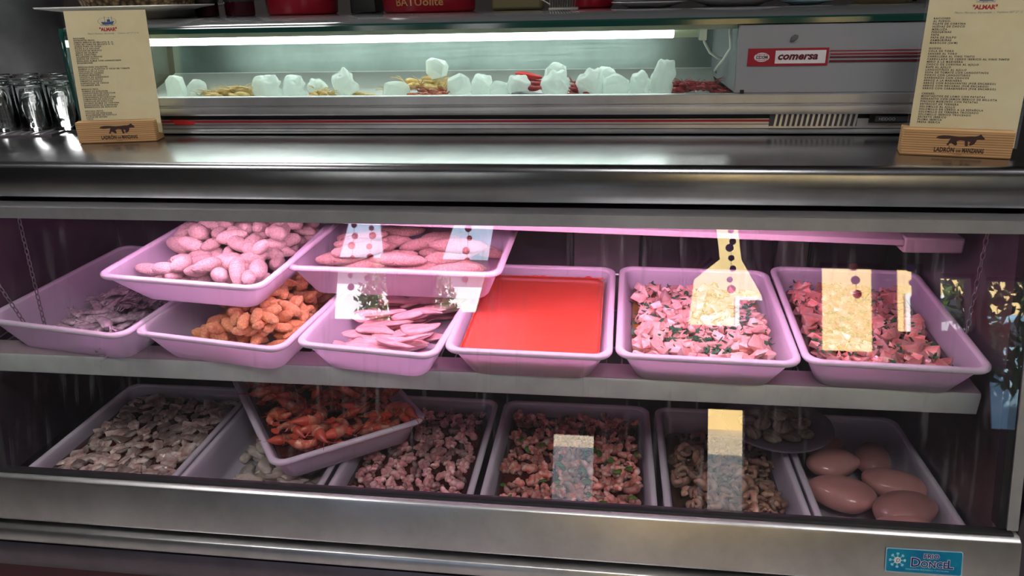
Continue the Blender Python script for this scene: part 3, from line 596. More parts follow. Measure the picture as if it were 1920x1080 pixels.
def squid_parts(i):
    mb = MB(); rnd = random.Random(i)
    for k in range(6):
        a = rnd.uniform(-.8, .8); pts = [(-.022-.006*j, math.sin(a)*.005*j+rnd.gauss(0, .001), rnd.gauss(.0, .0015)) for j in range(5)]; mb.tube(pts, [.0016, .0014, .0011, .0008, .0004], 5)
    return mb.mesh('tentacles', M['squidlet'], 'all')
sqp = [(m_, [('tentacles', squid_parts(i))]) for i, m_ in enumerate(sq)]
t1.pour('small_squid', sqp, 210, (.026, .011, .007), 'small wet grey squid heaped in the leftmost tray of the upper shelf', 'squid', 'small grey squid in one tray', 6, where=lambda x, y: .05 if x < -.55 else (.7 if x < -.3 else 1), zmax=lambda x, y: .046+.018*(x > -.2)+.01*(x > .4), tilt=16)
fl = [blob('pink_fillet', M['fillet'], .040, .017, .0065, i, .22, 1.5, 3, taper=.4, bend=.2*((i % 3)-1)) for i in range(6)]
t3.pour('pink_fillet', fl, 95, (.038, .016, .0065), 'pale pink raw fillet slice lying in the tray left of the red sauce', 'fillet', 'pale pink fillets in one tray', 7, where=lambda x, y: .1 if x < -.55 else 1, zmax=lambda x, y: .052+.014*(x > -.2), tilt=14, yaw=15)
t4.liquid('tomato_sauce', 'smooth bright red tomato sauce filling its tray to the rim', M['sauce'], .0535, 'sauce')
# sauce dried on the inner walls above the surface
sm = MB(); hx, hy = t4.half(.0555)
for k in range(70):
    a = k/70*2*hx-hx; h1 = .0545+max(0, noise.noise(Vector((a*60, 0, 1))))*.006
    sm.box(a-.0022, a+.0022, hy-.0005, hy+.0015, .052, h1)
for k in range(80):
    a = k/80*2*hy-hy; h1 = .0540+max(0, noise.noise(Vector((a*60, 3, 1))))*.006
    sm.box(hx-.0005, hx+.0012, a-.0025, a+.0025, .052, h1); sm.box(-hx-.0012, -hx+.0005, a-.0025, a+.0025, .052, h1)
o = sm.build('dried_sauce', M['saucescum']); o.matrix_world = t4.mx; tag(o, 'red sauce smears dried on the inside walls of the sauce tray', 'sauce', None, 'stuff')
ch = [hull('fish_chunk', M['chunk'], .0155, .0125, .0085, 20+i) for i in range(9)]
ch2 = [hull('marinated_chunk', M['chunk2'], .0165, .013, .009, 60+i) for i in range(9)]
t5.liquid('yellow_marinade', 'yellowish brown marinade around the parsley chunks', M['brine'], .036)
t5.pour('fish_chunk', ch, 270, (.0155, .0125, .0085), 'salmon-pink fish chunk with parsley in the tray right of the red sauce', 'fish chunk', 'fish chunks in the parsley marinade', 8, where=lambda x, y: .12 if (y > .75 or (x < -.8 and y > -.2)) else 1, zmax=lambda x, y: .060+.003*(y < 0), tilt=24, scale=(.6, 1.25))
t5.sprinkle('chopped_parsley', 'chopped dark green parsley scattered over the pink chunks', M['herb'], 90, .0068, 3)
t6.liquid('red_marinade', 'dark marinade in the tray at the right end of the upper shelf', M['redbrine'], .032)
t6.pour('marinated_chunk', ch2, 270, (.0165, .013, .009), 'dark salmon marinated chunk in the tray at the right end of the upper shelf', 'marinated chunk', 'marinated chunks in the right end tray', 9, where=lambda x, y: .05 if (x > .72 or y > .85) else 1, zmax=lambda x, y: .055-.004*(x > .4), tilt=24, scale=(.6, 1.3))
t6.sprinkle('chopped_herbs', 'dark chopped herbs over the chunks in the right end tray', M['herb'], 70, .0060, 5, where=lambda x, y: 1 if x < .75 else 0)
# --- contents, bottom deck
oc = [hull('octopus_slice', M['octo'], .0165, .013, .006, 100+i, 12, .25) for i in range(5)]+[blob('octopus_slice', M['octo'], .016, .012, .006, i, .4, 2.2, 3) for i in range(5)]
A.liquid('dark_liquid', 'dark red liquid around the octopus slices', M['redbrine'], .043)
A.pour('octopus_slice', oc, 185, (.0155, .0125, .006), 'pale octopus slice in dark liquid in the leftmost bottom tray', 'octopus slice', 'octopus slices in one tray', 12, where=lambda x, y: 1, zmax=lambda x, y: .052+.006*(y < -.4), tilt=22, scale=(.7, 1.3))
ws = [blob('white_squid', M['white_squid'], .034, .019, .014, i, .34, 2.0, 3, taper=.4, fine=.05, bend=.2*((i % 3)-1)) for i in range(6)]
B.pour('white_squid', ws, 80, (.033, .017, .013), 'whole cleaned cream-white squid left below the tilted prawn tray', 'squid', 'white squid in one tray', 13, where=lambda x, y: .2 if x < -.5 else 1, zmax=lambda x, y: .074-.010*(x < 0)-.012*(y > .3), tilt=16, scale=(.7, 1.15))
ro = [rosette('pink_rosette', M['rosette'], .0165, i) for i in range(8)]
C_.liquid('dark_red_liquid', 'dark red liquid around the pink pieces', M['redbrine'], .040)
C_.pour('octopus_piece', ro, 165, (.015, .014, .010), 'knobbly pink octopus piece in dark red liquid, right below the tilted prawn tray', 'octopus piece', 'pink octopus pieces in one tray', 14, where=lambda x, y: 1, zmax=.058, tilt=30, scale=(.6, 1.2))
ro2 = [rosette('seafood_piece', M['rosette2'], .0165, 40+i) for i in range(6)]+[curlpiece('seafood_piece', M['rosette2'], .013, .0062, 4.3, i) for i in range(4)]
D.liquid('orange_dressing', 'oily dressing around the seafood salad', M['redbrine'], .040)
D.pour('seafood_piece', ro2, 240, (.0155, .014, .010), 'pink seafood chunk in the tray with green pepper', 'seafood piece', 'seafood pieces in the green pepper salad', 15, zmax=.062, tilt=30, scale=(.6, 1.25))
pp = [blob('pepper_piece', M['pepper'], .010, .006, .003, i, .3, 2, 2, bend=.3) for i in range(4)]
D.pour('pepper_piece', pp, 34, (.010, .007, .004), 'small glossy green pepper piece among the pink seafood', 'pepper', 'green pepper pieces in the seafood salad', 16, where=lambda x, y: 1 if y < .3 else .3, zmax=.072, tilt=25, sink=.1)
cu = [curlpiece('tan_curl', M['curl'], .0135, .0058, 5.2, i, .35) for i in range(7)]
E_.liquid('brown_liquid', 'brown liquid around the tan curls', liquid('brown_brine', (.10, .05, .03), (.06, .03, .02)), .016)
E_.pour('tan_curl', cu, 190, (.0145, .0135, .008), 'tan curled squid piece in the tray below the mauve plate', 'curl', 'tan curled pieces in one tray', 17, where=lambda x, y: .25 if y > .65 else 1, zmax=.054, tilt=28, scale=(.7, 1.25))
sm_ = [blob('smooth_pink_piece', M['smooth'], .068, .050, .034, i, .12, 1.0, 4, taper=.2) for i in range(4)]
SP = [(-.070, -.140, .046, .60, 60), (.030, -.150, .052, 1.05, 8), (.050, -.088, .060, 1.0, 20), (-.050, -.035, .050, 1.0, 160), (.058, .000, .052, .95, 150), (-.040, .060, .054, .90, 20), (.045, .085, .054, .85, 70), (-.048, .140, .048, .80, 0)]
SL = ['small round pink piece at the front left of the rightmost bottom tray', 'large smooth pink piece at the front edge of the rightmost bottom tray', 'large rounded pink piece just behind the front one in the rightmost bottom tray', 'dark pink piece behind the small round one in the rightmost bottom tray',
      'smooth pink piece midway back on the right side of the rightmost bottom tray', 'smooth pink piece midway back on the left side of the rightmost bottom tray', 'pink piece in the back right corner of the rightmost bottom tray', 'pink piece in the back left corner of the rightmost bottom tray']
for i, (x, y, z, k, a) in enumerate(SP):
    o = link(bpy.data.objects.new('smooth_pink_piece', sm_[i % 4])); o.matrix_world = F_.mx @ T(x, y, z-.008, 0, 0, a) @ Matrix.Scale(k*.92, 4); tag(o, SL[i], 'seafood', 'smooth pink pieces in the rightmost bottom tray')
# prawns
def prawn(seed, m_, mr):
    """curved shelled body; head, tail fan, legs and feelers are its parts"""
    rnd = random.Random(seed); pts = []; rs = []; n = 22; turn = rnd.uniform(1.5, 3.3)
    for i in range(n):
        t = i/(n-1); a = t*turn; r = .022*(1-.30*t); pts.append((r*math.cos(a)-.004, r*math.sin(a)-.006, 0)); rs.append((.0095*(1-.62*t))*(1+.07*math.sin(i*math.pi*.85)))
    body = MB().tube(pts, rs, 10).mesh('prawn', m_, 'all')
    p0 = Vector(pts[0]); d0 = (p0-Vector(pts[1])).normalized()
    hd = MB().tube([p0-d0*.002, p0+d0*.004, p0+d0*.011, p0+d0*.018, p0+d0*.027+Vector((.002, 0, 0))], [.0080, .0086, .0068, .0038, .0006], 10).mesh('head', mr, 'all')
    an = MB()
    for k in (-1, 1): an.tube([p0+d0*.018, p0+d0*.035+Vector((.006*k, 0, .004)), p0+d0*.045+Vector((.020*k+.01, 0, .005))], [.0006, .0005, .0003], 4)
    lg = MB()
    for i in range(5):
        q = Vector(pts[i+1]); inw = Vector((-q.x, -q.y, 0)).normalized(); lg.tube([q+inw*.006, q+inw*.013+Vector((.001*i, 0, .003)), q+inw*.018+Vector((.002, -.002, -.001))], [.0010, .0008, .0004], 5)
    pe = Vector(pts[-1]); de = (pe-Vector(pts[-2])).normalized(); sd_ = Vector((-de.y, de.x, 0)); fan = MB()
    for k in (-1, -.35, .35, 1):
        d_ = (de+sd_*k*.8).normalized(); s2 = Vector((-d_.y, d_.x, 0)); q = [pe, pe+d_*.006+s2*.0028, pe+d_*.012+s2*.0018, pe+d_*.012-s2*.0018, pe+d_*.006-s2*.0028]
        fan.loft([[v+Vector((0, 0, .0006)) for v in q], [v-Vector((0, 0, .0006)) for v in q]])
    return (body, [('head', hd), ('feelers', an.mesh('feelers', mr)), ('legs', lg.mesh('legs', mr)), ('tail_fan', fan.mesh('tail_fan', mr))])
prs = [prawn(i, M['prawn'], M['prawn_red']) for i in range(6)]
pr.liquid('prawn_juice', 'dark red juice between the prawns in the tilted tray', M['redbrine'], .032)
pr.pour('prawn', prs, 170, (.027, .022, .009), 'shiny orange-red whole prawn in the tilted tray under the shelf', 'prawn', 'red prawns in the tilted tray', 21, zmax=.084, tilt=22, sink=.2, scale=(1.05, 1.45), margin=.7)
# mauve plate of clams under the shelf
PL = T(.372, 1.418, .4215)
pl = MB().lathe([(.0, 0), (.055, 0), (.075, .004), (.100, .014), (.113, .020), (.114, .022), (.112, .0225), (.098, .017), (.072, .007), (.0, .0045)], 64, cap0=False, cap1=False).build('plate', M['plate_plastic'], None, smooth='all')
pl.matrix_world = PL; tag(pl, 'round translucent mauve plate of clams partly hidden by the shelf edge', 'plate')
cl = [blob('clam', M['clam'], .021, .017, .009, i, .08, 1.2, 3) for i in range(4)]
rnd = random.Random(5)
spots = [(-.055, -.035, .017), (-.018, -.048, .017), (.020, -.046, .017), (.052, -.030, .017), (-.06, .01, .017), (-.022, -.008, .018), (.018, -.006, .018), (.055, .01, .018), (-.04, .045, .018), (0, .04, .018), (.04, .045, .018), (-.036, -.024, .031), (.002, -.030, .031), (.038, -.020, .031), (-.018, .018, .031), (.022, .018, .031), (.0, -.004, .043)]
for i, (x, y, z) in enumerate(spots):
    o = link(bpy.data.objects.new('clam', cl[i % 4])); o.matrix_world = PL @ T(x, y, z, rnd.uniform(-14, 14), rnd.uniform(-12, 12), rnd.uniform(0, 360)); tag(o, 'ridged brown and cream clam heaped on the mauve plate', 'clam', 'clams on the mauve plate')

# ================================================================== tapas case on the worktop
tc_ = thing('tapas_display_case', 'low refrigerated glass tapas case with ice and seafood standing on the steel worktop', 'display case', T(-.25, 1.65, 1.05))
def K(mb): mb.v = [(x+.25, y-1.65, z-1.05) for x, y, z in mb.v]; return mb
CX0, CX1 = -1.100, .60; DX = .228
K(MB().box(CX0+.02, CX1-.02, 1.475, 1.84, 1.0505, 1.058)).build('foot_frame', M['black'], tc_)
K(MB().box(CX0+.01, CX1, 1.452, 1.85, 1.058, 1.100)).build('base', M['black'], tc_)
K(MB().prism_x([(1.452, 1.0625), (1.440, 1.0600), (1.436, 1.0565), (1.438, 1.0535), (1.452, 1.0525)], CX0+.012, CX1)).build('bottom_rail', M['alu'], tc_, smooth=True)
K(MB().box(CX0+.012, CX1, 1.4445, 1.452, 1.0625, 1.0800)).build('fascia', M['alu'], tc_)
fs = K(MB().box(CX0+.012, CX1-.30, 1.4430, 1.4445, 1.0745, 1.0785)).build('fascia_stripe', M['maroon'], tc_)
K(MB().box(CX0+.012, CX1-.30, 1.4435, 1.4445, 1.0695, 1.0705)).build('fascia_stripe', M['dkmaroon'], tc_)
K(MB().loft([[(-.895, y, 1.0705), (-.855, y, 1.0705), (-.845, y, 1.0755), (-.868, y, 1.0810), (-.905, y, 1.0810), (-.892, y, 1.0755)] for y in (1.4415, 1.4430)])).build('fascia_mark', M['red_print'], tc_)
K(MB().box(CX0+.012, CX1, 1.449, 1.453, 1.080, 1.0895)).build('gap_shade_strip', M['black'], tc_)  # black strip put in as the shade between fascia and front rail
K(MB().prism_x([(1.452, 1.1265), (1.437, 1.1270), (1.434, 1.1250), (1.434, 1.1100), (1.437, 1.1082), (1.437, 1.1065), (1.432, 1.1045), (1.431, 1.1000), (1.432, 1.0930), (1.436, 1.0895), (1.452, 1.0895)], CX0+.012, CX1)).build('front_rail', M['alu'], tc_, smooth=True)
K(MB().box(.296, .452, 1.4425, 1.4450, 1.0655, 1.0925)).build('vent_panel', mat('vent_dark', (.05, .045, .05), .5), tc_)
vs = K(MB().box(.296, .452, 1.4418, 1.4432, 1.0640, 1.0665)).build('vent_frame', M['alu'], tc_)
for i in range(16):
    x = .3035+i*.0094; K(MB().loft([[(x, y, 1.0668), (x+.0042, y, 1.0668), (x+.0072, y, 1.0915), (x+.0030, y, 1.0915)] for y in (1.4395, 1.4424)])).build('vent_slat', M['panel'] if 0 else M['alu'], tc_)
K(MB().box(.472, .556, 1.4400, 1.4450, 1.0720, 1.0890)).build('thermostat', M['black_gloss'], tc_, bevel=.001)
th = K(MB().box(.482, .540, 1.4392, 1.4400, 1.0750, 1.0850)).build('thermostat_display', mat('display_grey', (.05, .05, .055), .25), tc_)
text('display_digits', 'HEIDOO', .0075, mat('display_digit', (.35, .33, .32), .5), tc_, Matrix.Translation((.488+.25, 1.4386-1.65, 1.0772-1.05)) @ FRONT)
# inside
K(MB().box(CX0+.012, DX, 1.452, 1.845, 1.100, 1.112)).build('floor_tray', M['ceramic'], tc_)
K(MB().prism_x([(1.70, 1.112), (1.80, 1.142), (1.805, 1.142), (1.805, 1.112)], CX0+.012, DX)).build('floor_ramp', mat('ramp_paint', (.50, .52, .48), .4), tc_)
K(MB().prism_x([(1.800, 1.142), (1.815, 1.258), (1.845, 1.258), (1.845, 1.142)], CX0+.012, DX)).build('back_panel', M['back_steel'], tc_)
K(MB().box(CX0+.012, DX, 1.797, 1.800, 1.1395, 1.1425)).build('back_ledge', M['ceramic'], tc_)
K(MB().box(CX0+.012, DX, 1.470, 1.505, 1.2385, 1.2475)).build('lamp_reflector', mat('cream_metal', (.78, .76, .62), .4), tc_)
K(MB().box(CX0+.012, DX, 1.505, 1.845, 1.2500, 1.2575)).build('roof_liner', M['ceramic_grey'], tc_)
K(MB().tube([(-1.03, 1.56, 1.2285), (.120, 1.56, 1.2285)], .0085, 16)).build('fluorescent_tube', M['tube'], tc_, smooth=True)
K(MB().tube([(.121, 1.56, 1.2285), (.168, 1.56, 1.2285)], .0080, 12)).build('lamp_cap', mat('lamp_cap_paint', (.55, .62, .42), .5), tc_, smooth=True)
for x in (-1.05, .17): K(MB().box(x, x+.014, 1.548, 1.572, 1.215, 1.250)).build('lamp_holder', M['ceramic'], tc_, bevel=.001)
K(MB().tube([(.176, 1.555, 1.226), (.181, 1.552, 1.210), (.192, 1.55, 1.192), (.208, 1.55, 1.182), (.218, 1.55, 1.180)], .0028, 8)).build('lamp_cable', M['ceramic'], tc_, smooth='all')
K(MB().tube([(.222, 1.475, 1.248), (.216, 1.475, 1.235), (.220, 1.475, 1.205), (.210, 1.50, 1.180), (.205, 1.56, 1.158), (.214, 1.60, 1.150)], .0030, 8)).build('drain_pipe', M['ceramic'], tc_, smooth='all')
# glass: front, rounded left end, top
K(MB().prism_x([(1.4420, 1.1265), (1.4460, 1.1265), (1.4650, 1.2480), (1.4610, 1.2480)], CX0+.02, DX)).build('front_glass', M['case_glass'], tc_)
K(MB().prism_x([(1.4390, 1.2480), (1.4390, 1.2570), (1.4430, 1.2600), (1.4680, 1.2600), (1.4680, 1.2480)], CX0+.004, CX1)).build('glass_edge', M['green_edge'], tc_)
K(MB().prism_x([(1.4420, 1.2600), (1.4440, 1.2625), (1.4980, 1.2740), (1.5060, 1.2750), (1.85, 1.2750), (1.85, 1.2580), (1.50, 1.2580)], CX0+.004, CX1)).build('top_slab', mat('top_glass_grey', (.10, .105, .11), .06, coat=.6), tc_, smooth=True)
eg = [(1.438, 1.262), (1.434, 1.18), (1.436, 1.13)]+[(1.49-.052*math.cos(R(a)), 1.100-.052*math.sin(R(a))+.006) for a in (0, 20, 40, 60, 80, 90)]+[(1.85, 1.054), (1.85, 1.262)]
K(MB().prism_x(eg, CX0-.001, CX0+.004)).build('end_glass', thin_glass('end_glass', (.70, .90, .84), .08), tc_)
rimp = [(CX0+.001, y, z) for y, z in eg]; K(MB().tube(rimp, .0042, 8)).build('end_glass_edge', M['green_edge'], tc_, smooth='all')
# compressor box with the maker's badge
K(MB().box(DX, CX1, 1.4420, 1.845, 1.1270, 1.2465)).build('side_box', M['panel'], tc_, bevel=.0015)
bd = K(MB().box(.246, .386, 1.4402, 1.4420, 1.1750, 1.2055)).build('badge', M['maroon'], tc_)
K(MB().box(.294, .3815, 1.4398, 1.4402, 1.1790, 1.2015)).build('badge_field', M['white_print'], bd)
def btext(nm, body, size, m, x, z, y=1.4394, **k): return text(nm, body, size, m, bd, Matrix.Translation((x+.25, y-1.65, z-1.05)) @ FRONT, **k)
btext('badge_lettering', 'comersa', .0160, M['dkmaroon'], .2965, .0, shear=.22, offset=.0006, sx=1.34) if 0 else btext('badge_lettering', 'comersa', .0180, M['dkmaroon'], .2975, 1.1860, shear=.25, offset=.0007, sx=1.12)
K(MB().poly([(.2705+.0135*math.cos(a*math.pi/16), 1.4399, 1.1903+.0080*math.sin(a*math.pi/16)) for a in range(32)])).build('badge_globe', M['white_print'], bd)
gl = MB()
for dz in (-.0052, .0052): gl.box(.2705-.0105, .2705+.0105, 1.4396, 1.4398, 1.1903+dz-.0003, 1.1903+dz+.0003)
for dx in (-.009, -.0045, .0045, .009): gl.box(.2705+dx-.0003, .2705+dx+.0003, 1.4396, 1.4398, 1.1903-.006*math.sqrt(1-(dx/.0135)**2), 1.1903+.006*math.sqrt(1-(dx/.0135)**2))
K(gl).build('globe_lines', M['maroon'], bd); btext('badge_lettering', 'CCOM', .0068, M['dkmaroon'], .2605, 1.1880, 1.4393, offset=.0003, sx=1.0)
for z, h in ((1.2000, .0014), (1.1945, .0022), (1.1890, .0030), (1.1820, .0038)): K(MB().box(.389, CX1-.005, 1.4408, 1.4420, z-h/2, z+h/2)).build('stripe', M['maroon'] if h < .003 else M['dkmaroon'], tc_)
K(MB().loft([[(.3165, y, 1.2165), (.3185, y, 1.2245), (.3240, y, 1.2290), (.3300, y, 1.2275), (.3295, y, 1.2220), (.3235, y, 1.2170)] for y in (1.4375, 1.4420)])).build('lock', mat('lock_metal', (.10, .10, .11), .4), tc_, bevel=.001)
K(MB().box(.238, .244, 1.436, 1.442, 1.1270, 1.1330)).build('screw', M['black'], tc_)

# ---- ice and shellfish in the case
def ice_hull(i):
    """rounded, faceted lump: hull of points strewn over a squashed ball with a flat foot"""
    rnd = random.Random(500+i); bm = bmesh.new(); e = rnd.uniform(.55, .8)
    for _ in range(34):
        v = Vector((rnd.gauss(0, 1), rnd.gauss(0, 1), rnd.gauss(0, 1))).normalized()
        v = Vector([math.copysign(abs(c)**e, c) for c in v])*rnd.uniform(.86, 1.0)
        bm.verts.new((v.x*.028*(1-.18*(i % 2)*v.z), v.y*.017, max(-.85, v.z)*.028))
    bmesh.ops.convex_hull(bm, input=bm.verts); bmesh.ops.delete(bm, geom=[v for v in bm.verts if not v.link_faces], context='VERTS')
    bmesh.ops.bevel(bm, geom=list(bm.edges), offset=.0016, segments=2, affect='EDGES', profile=.6, clamp_overlap=True)
    me = bpy.data.meshes.new('ice_lump'); bm.to_mesh(me); bm.free(); me.materials.append(M['ice']); me.polygons.foreach_set('use_smooth', [True]*len(me.polygons)); return me
ice = [blob('ice_lump', M['ice'], .027, .018, .029, i, .40, 1.7, 4, flat=.8, fine=.05) for i in range(3)]+[ice_hull(i) for i in range(4)]
def icel(x, y, z, k, ry, label):
    o = link(bpy.data.objects.new('ice_lump', ice[int(abs(x)*997) % 7])); o.matrix_world = T(x, y, z, 0, ry, (x*977) % 60-30) @ Matrix.Diagonal((k[0], 1, k[1], 1)); tag(o, label, 'ice', 'cloudy ice lumps in the tapas case')
for x, y, z, kx, kz, ry, lb in ((-.919, 1.515, 1.137, 1.0, 1.0, -5, 'cloudy domed ice lump, leftmost in the tapas case'), (-.868, 1.51, 1.133, .85, .85, 10, 'cloudy ice lump, second from the left in the tapas case'),
    (-.712, 1.51, 1.135, 1.25, .9, 0, 'broad squarish ice lump right of the pale crayfish heap'), (-.655, 1.515, 1.134, .9, .9, 8, 'cloudy ice lump touching the broad squarish one on its right'), (-.612, 1.53, 1.132, .8, .65, 30, 'small low ice lump, third of the cluster right of the pale crayfish'),
    (-.543, 1.51, 1.140, 1.0, 1.05, -25, 'tilted cup-like ice lump left of the orange fish'), (-.435, 1.505, 1.130, 1.1, .7, 5, 'low clear ice lump in front of the yellow crayfish'), (-.357, 1.545, 1.166, .95, .85, 10, 'bright round ice lump raised above the others'),
    (-.305, 1.51, 1.136, 1.15, .95, -12, 'angular ice lump below and right of the raised round one'), (-.262, 1.53, 1.132, .85, .85, 15, 'cloudy ice lump in the middle of the tapas case'), (-.222, 1.505, 1.130, .9, .65, 0, 'low ice lump in the middle, beside the red shrimp feelers'), (-.185, 1.515, 1.134, .95, .75, 6, 'rounded low ice lump just left of the red claw'),
    (-.106, 1.51, 1.136, 1.1, .95, -8, 'ice lump in front of the taller one right of the red claw'), (-.110, 1.555, 1.154, 1.0, .9, 5, 'tall ice lump behind another, right of the red claw'), (-.036, 1.515, 1.137, 1.05, 1.0, -6, 'cloudy ice lump at the left of the right-hand cluster'), (-.012, 1.55, 1.142, .9, 1.0, 12, 'peaked ice lump at the back of the right-hand cluster'),
    (.012, 1.505, 1.134, 1.15, .9, 14, 'wide angular ice lump at the front of the right-hand cluster'), (.058, 1.515, 1.135, .85, .9, 0, 'round flat ice lump with a dark feeler across it'), (.101, 1.52, 1.145, .85, 1.25, 12, 'tall upright ice lump, last on the right')):
    icel(x, y, z, (kx, kz), ry, lb)
def heap(name, m, cx, cy, z, n, sp, size, label, cat, group, seed, feel=True, par='feelers'):
    rnd = random.Random(seed); vs_ = []
    for i in range(4):
        b_ = MB(); pts = [(-size+2*size*t/9, math.sin(t*.4)*size*.35, 0) for t in range(10)]; b_.tube(pts, [size*.25*(.35+math.sin(math.pi*min(1, t/9*.85+.12))) for t in range(10)], 8); me = b_.mesh(name, m, 'all')
        f_ = MB()
        for k in range(5):
            p = Vector((size, size*.2, 0)); d = Vector((rnd.uniform(.4, 1), rnd.uniform(-.8, .8), rnd.uniform(0, .8))).normalized(); f_.tube([p, p+d*size*.8, p+d*size*1.5+Vector((0, 0, -size*.3))], [.0006, .0005, .0003], 4)
        vs_.append((me, f_.mesh(par, m)))
    for i in range(n):
        u = rnd.uniform(-1, 1); x = cx+u*sp; a = rnd.uniform(-35, 35)+rnd.choice((0, 180)); hgt = (1-u*u)*.020*rnd.uniform(.2, 1); me, fe = rnd.choice(vs_)
        o = link(bpy.data.objects.new(name, me)); o.matrix_world = T(x, cy+rnd.uniform(-.022, .03), z+size*.2+hgt, rnd.uniform(-15, 15), rnd.uniform(-14, 14), a); tag(o, label, cat, group)
        if feel: link(bpy.data.objects.new(par, fe), o)
heap('crayfish', M['straw'], -.790, 1.515, 1.113, 26, .048, .020, 'straw-coloured crayfish heaped between the left ice lumps', 'crayfish', 'straw-coloured crayfish left in the case', 1)
heap('crayfish', M['straw'], -.395, 1.545, 1.124, 22, .045, .020, 'yellow crayfish heaped left of the raised round ice lump', 'crayfish', 'yellow crayfish under the raised ice lump', 2)
heap('brown_shrimp', M['prawn'], -.365, 1.500, 1.113, 12, .035, .014, 'orange-brown shrimp at the foot of the raised round ice lump', 'shrimp', 'orange-brown shrimp under the raised ice lump', 3)
heap('brown_shrimp', M['straw'], -.590, 1.50, 1.113, 8, .03, .014, 'thin straw shrimp below the tilted cup-like ice lump', 'shrimp', 'thin straw shrimp in the case', 4)
heap('red_shrimp', M['redshrimp'], .172, 1.55, 1.113, 34, .050, .016, 'dark red raw shrimp piled at the right end of the case', 'shrimp', 'dark red shrimp at the right end of the case', 5)
heap('red_shrimp', M['redshrimp'], -.150, 1.545, 1.120, 7, .02, .016, 'dark red shrimp beside the red claw in the middle of the case', 'shrimp', 'red shrimp in the middle of the case', 6)
heap('red_shrimp', M['redshrimp'], -.060, 1.53, 1.113, 8, .018, .014, 'dark red shrimp in the gap between the ice clusters', 'shrimp', 'red shrimp between the ice clusters', 7)
o = blob('fish_tail', M['straw'], .034, .012, .006, 3, .2, 1.5, 3, taper=.5); ob = link(bpy.data.objects.new('small_fish', o)); ob.matrix_world = T(-.497, 1.50, 1.122, 0, 6, -4); tag(ob, 'small golden-brown fish lying right of the cup-like ice lump', 'fish')
o = blob('grey_fish', M['greyfish'], .036, .012, .007, 5, .12, 1.5, 3, taper=.5); ob = link(bpy.data.objects.new('grey_fish', o)); ob.matrix_world = T(-.160, 1.494, 1.121, 0, 3, 5); tag(ob, 'small dark grey fish at the front of the case by the red claw', 'fish')
o = blob('red_claw', mat('claw_red', (.55, .02, .02), .3), .030, .009, .008, 6, .2, 1.5, 3, taper=.4); ob = link(bpy.data.objects.new('red_claw', o)); ob.matrix_world = T(-.168, 1.565, 1.150, 0, 8, 0); tag(ob, 'bright red shellfish claw standing up between the ice lumps', 'claw')

# ================================================================== menu stands
FOX = [(0, .62), (.05, .72), (.14, .80), (.26, .80), (.36, .74), (.46, .72), (.58, .74), (.70, .78), (.78, .78), (.86, .86), (.90, .98), (.925, .86), (.985, .66), (1.0, .60), (.96, .56), (.90, .56), (.84, .55), (.79, .48), (.775, .34), (.80, .22), (.76, .12), (.72, .08), (.70, .12), (.735, .22), (.715, .36),
       (.66, .42), (.655, .30), (.665, .14), (.68, .04), (.63, .02), (.615, .10), (.620, .28), (.60, .44), (.50, .46), (.43, .44), (.40, .34), (.435, .22), (.46, .12), (.43, .05), (.39, .10), (.385, .22), (.345, .36), (.33, .26), (.29, .14), (.30, .06), (.25, .05), (.245, .14), (.275, .28), (.285, .42), (.31, .58), (.24, .54), (.12, .52), (.04, .56)]
def triangulated(mb_pts, y):
    bm = bmesh.new(); vs_ = [bm.verts.new((p[0], y, p[1])) for p in mb_pts]; f = bm.faces.new(vs_); bmesh.ops.triangulate(bm, faces=[f], ngon_method='EAR_CLIP')
    me = bpy.data.meshes.new('m'); bm.to_mesh(me); bm.free(); return me
LEFT = ('RACIONES\nENTRANTES FRIOS:\nJAMON IBERICO DE BELLOTA D. O.\nCAÑA DE LOMO DE BELLOTA D. O.\nQUESO PURO DE OVEJA\nPULPO A LA GALLEGA\nSALPICON DE MARISCO\nARROZ DE SALMON\nMELVA CANUTERA\nCALAMARES ALIÑADOS\nHUEVAS DE CHOCO\nENSALADA ALMAR CON LANGOSTINOS\nBOQUERONES\n\n'
        'ESPECIALIDAD CALIENTES:\nGAMBAS A LA PLANCHA O SALSA DE TOMATE\nTORTILLA DE LA CASA\nCROQUETAS CASERAS\nALMEJAS MARINERA\nCAZUELA DE GARBANZOS\nPUNTILLITAS FRITAS\nPIMIENTOS ASADOS\nALBONDIGAS DE CHOCO\nCALAMARES MAR\n\n'
        'MARISCO FRIO:\nGAMBAS DE SANLUCAR\nLANGOSTINOS DE SANLUCAR\nCIGALAS DE SANLUCAR\nCARABINEROS DE SANLUCAR\nCAMARONES DE SANLUCAR\nCAÑAILLAS DE SANLUCAR\nGALERAS DE MAR DE CHIPIONA\nBOGAVANTES DE ALMADRABA\nBERBERECHOS DE SANLUCAR\n\n'
        'PESCADO FRITO:\nCHOCOS DE SANLUCAR\nBOQUERONES DE PUNTILLA\nCAZON EN ADOBO\nTAPAS\nACEDIAS DE TRAMALLO\nPIJOTITAS DE SANLUCAR\nSALMONETES DE SANLUCAR')
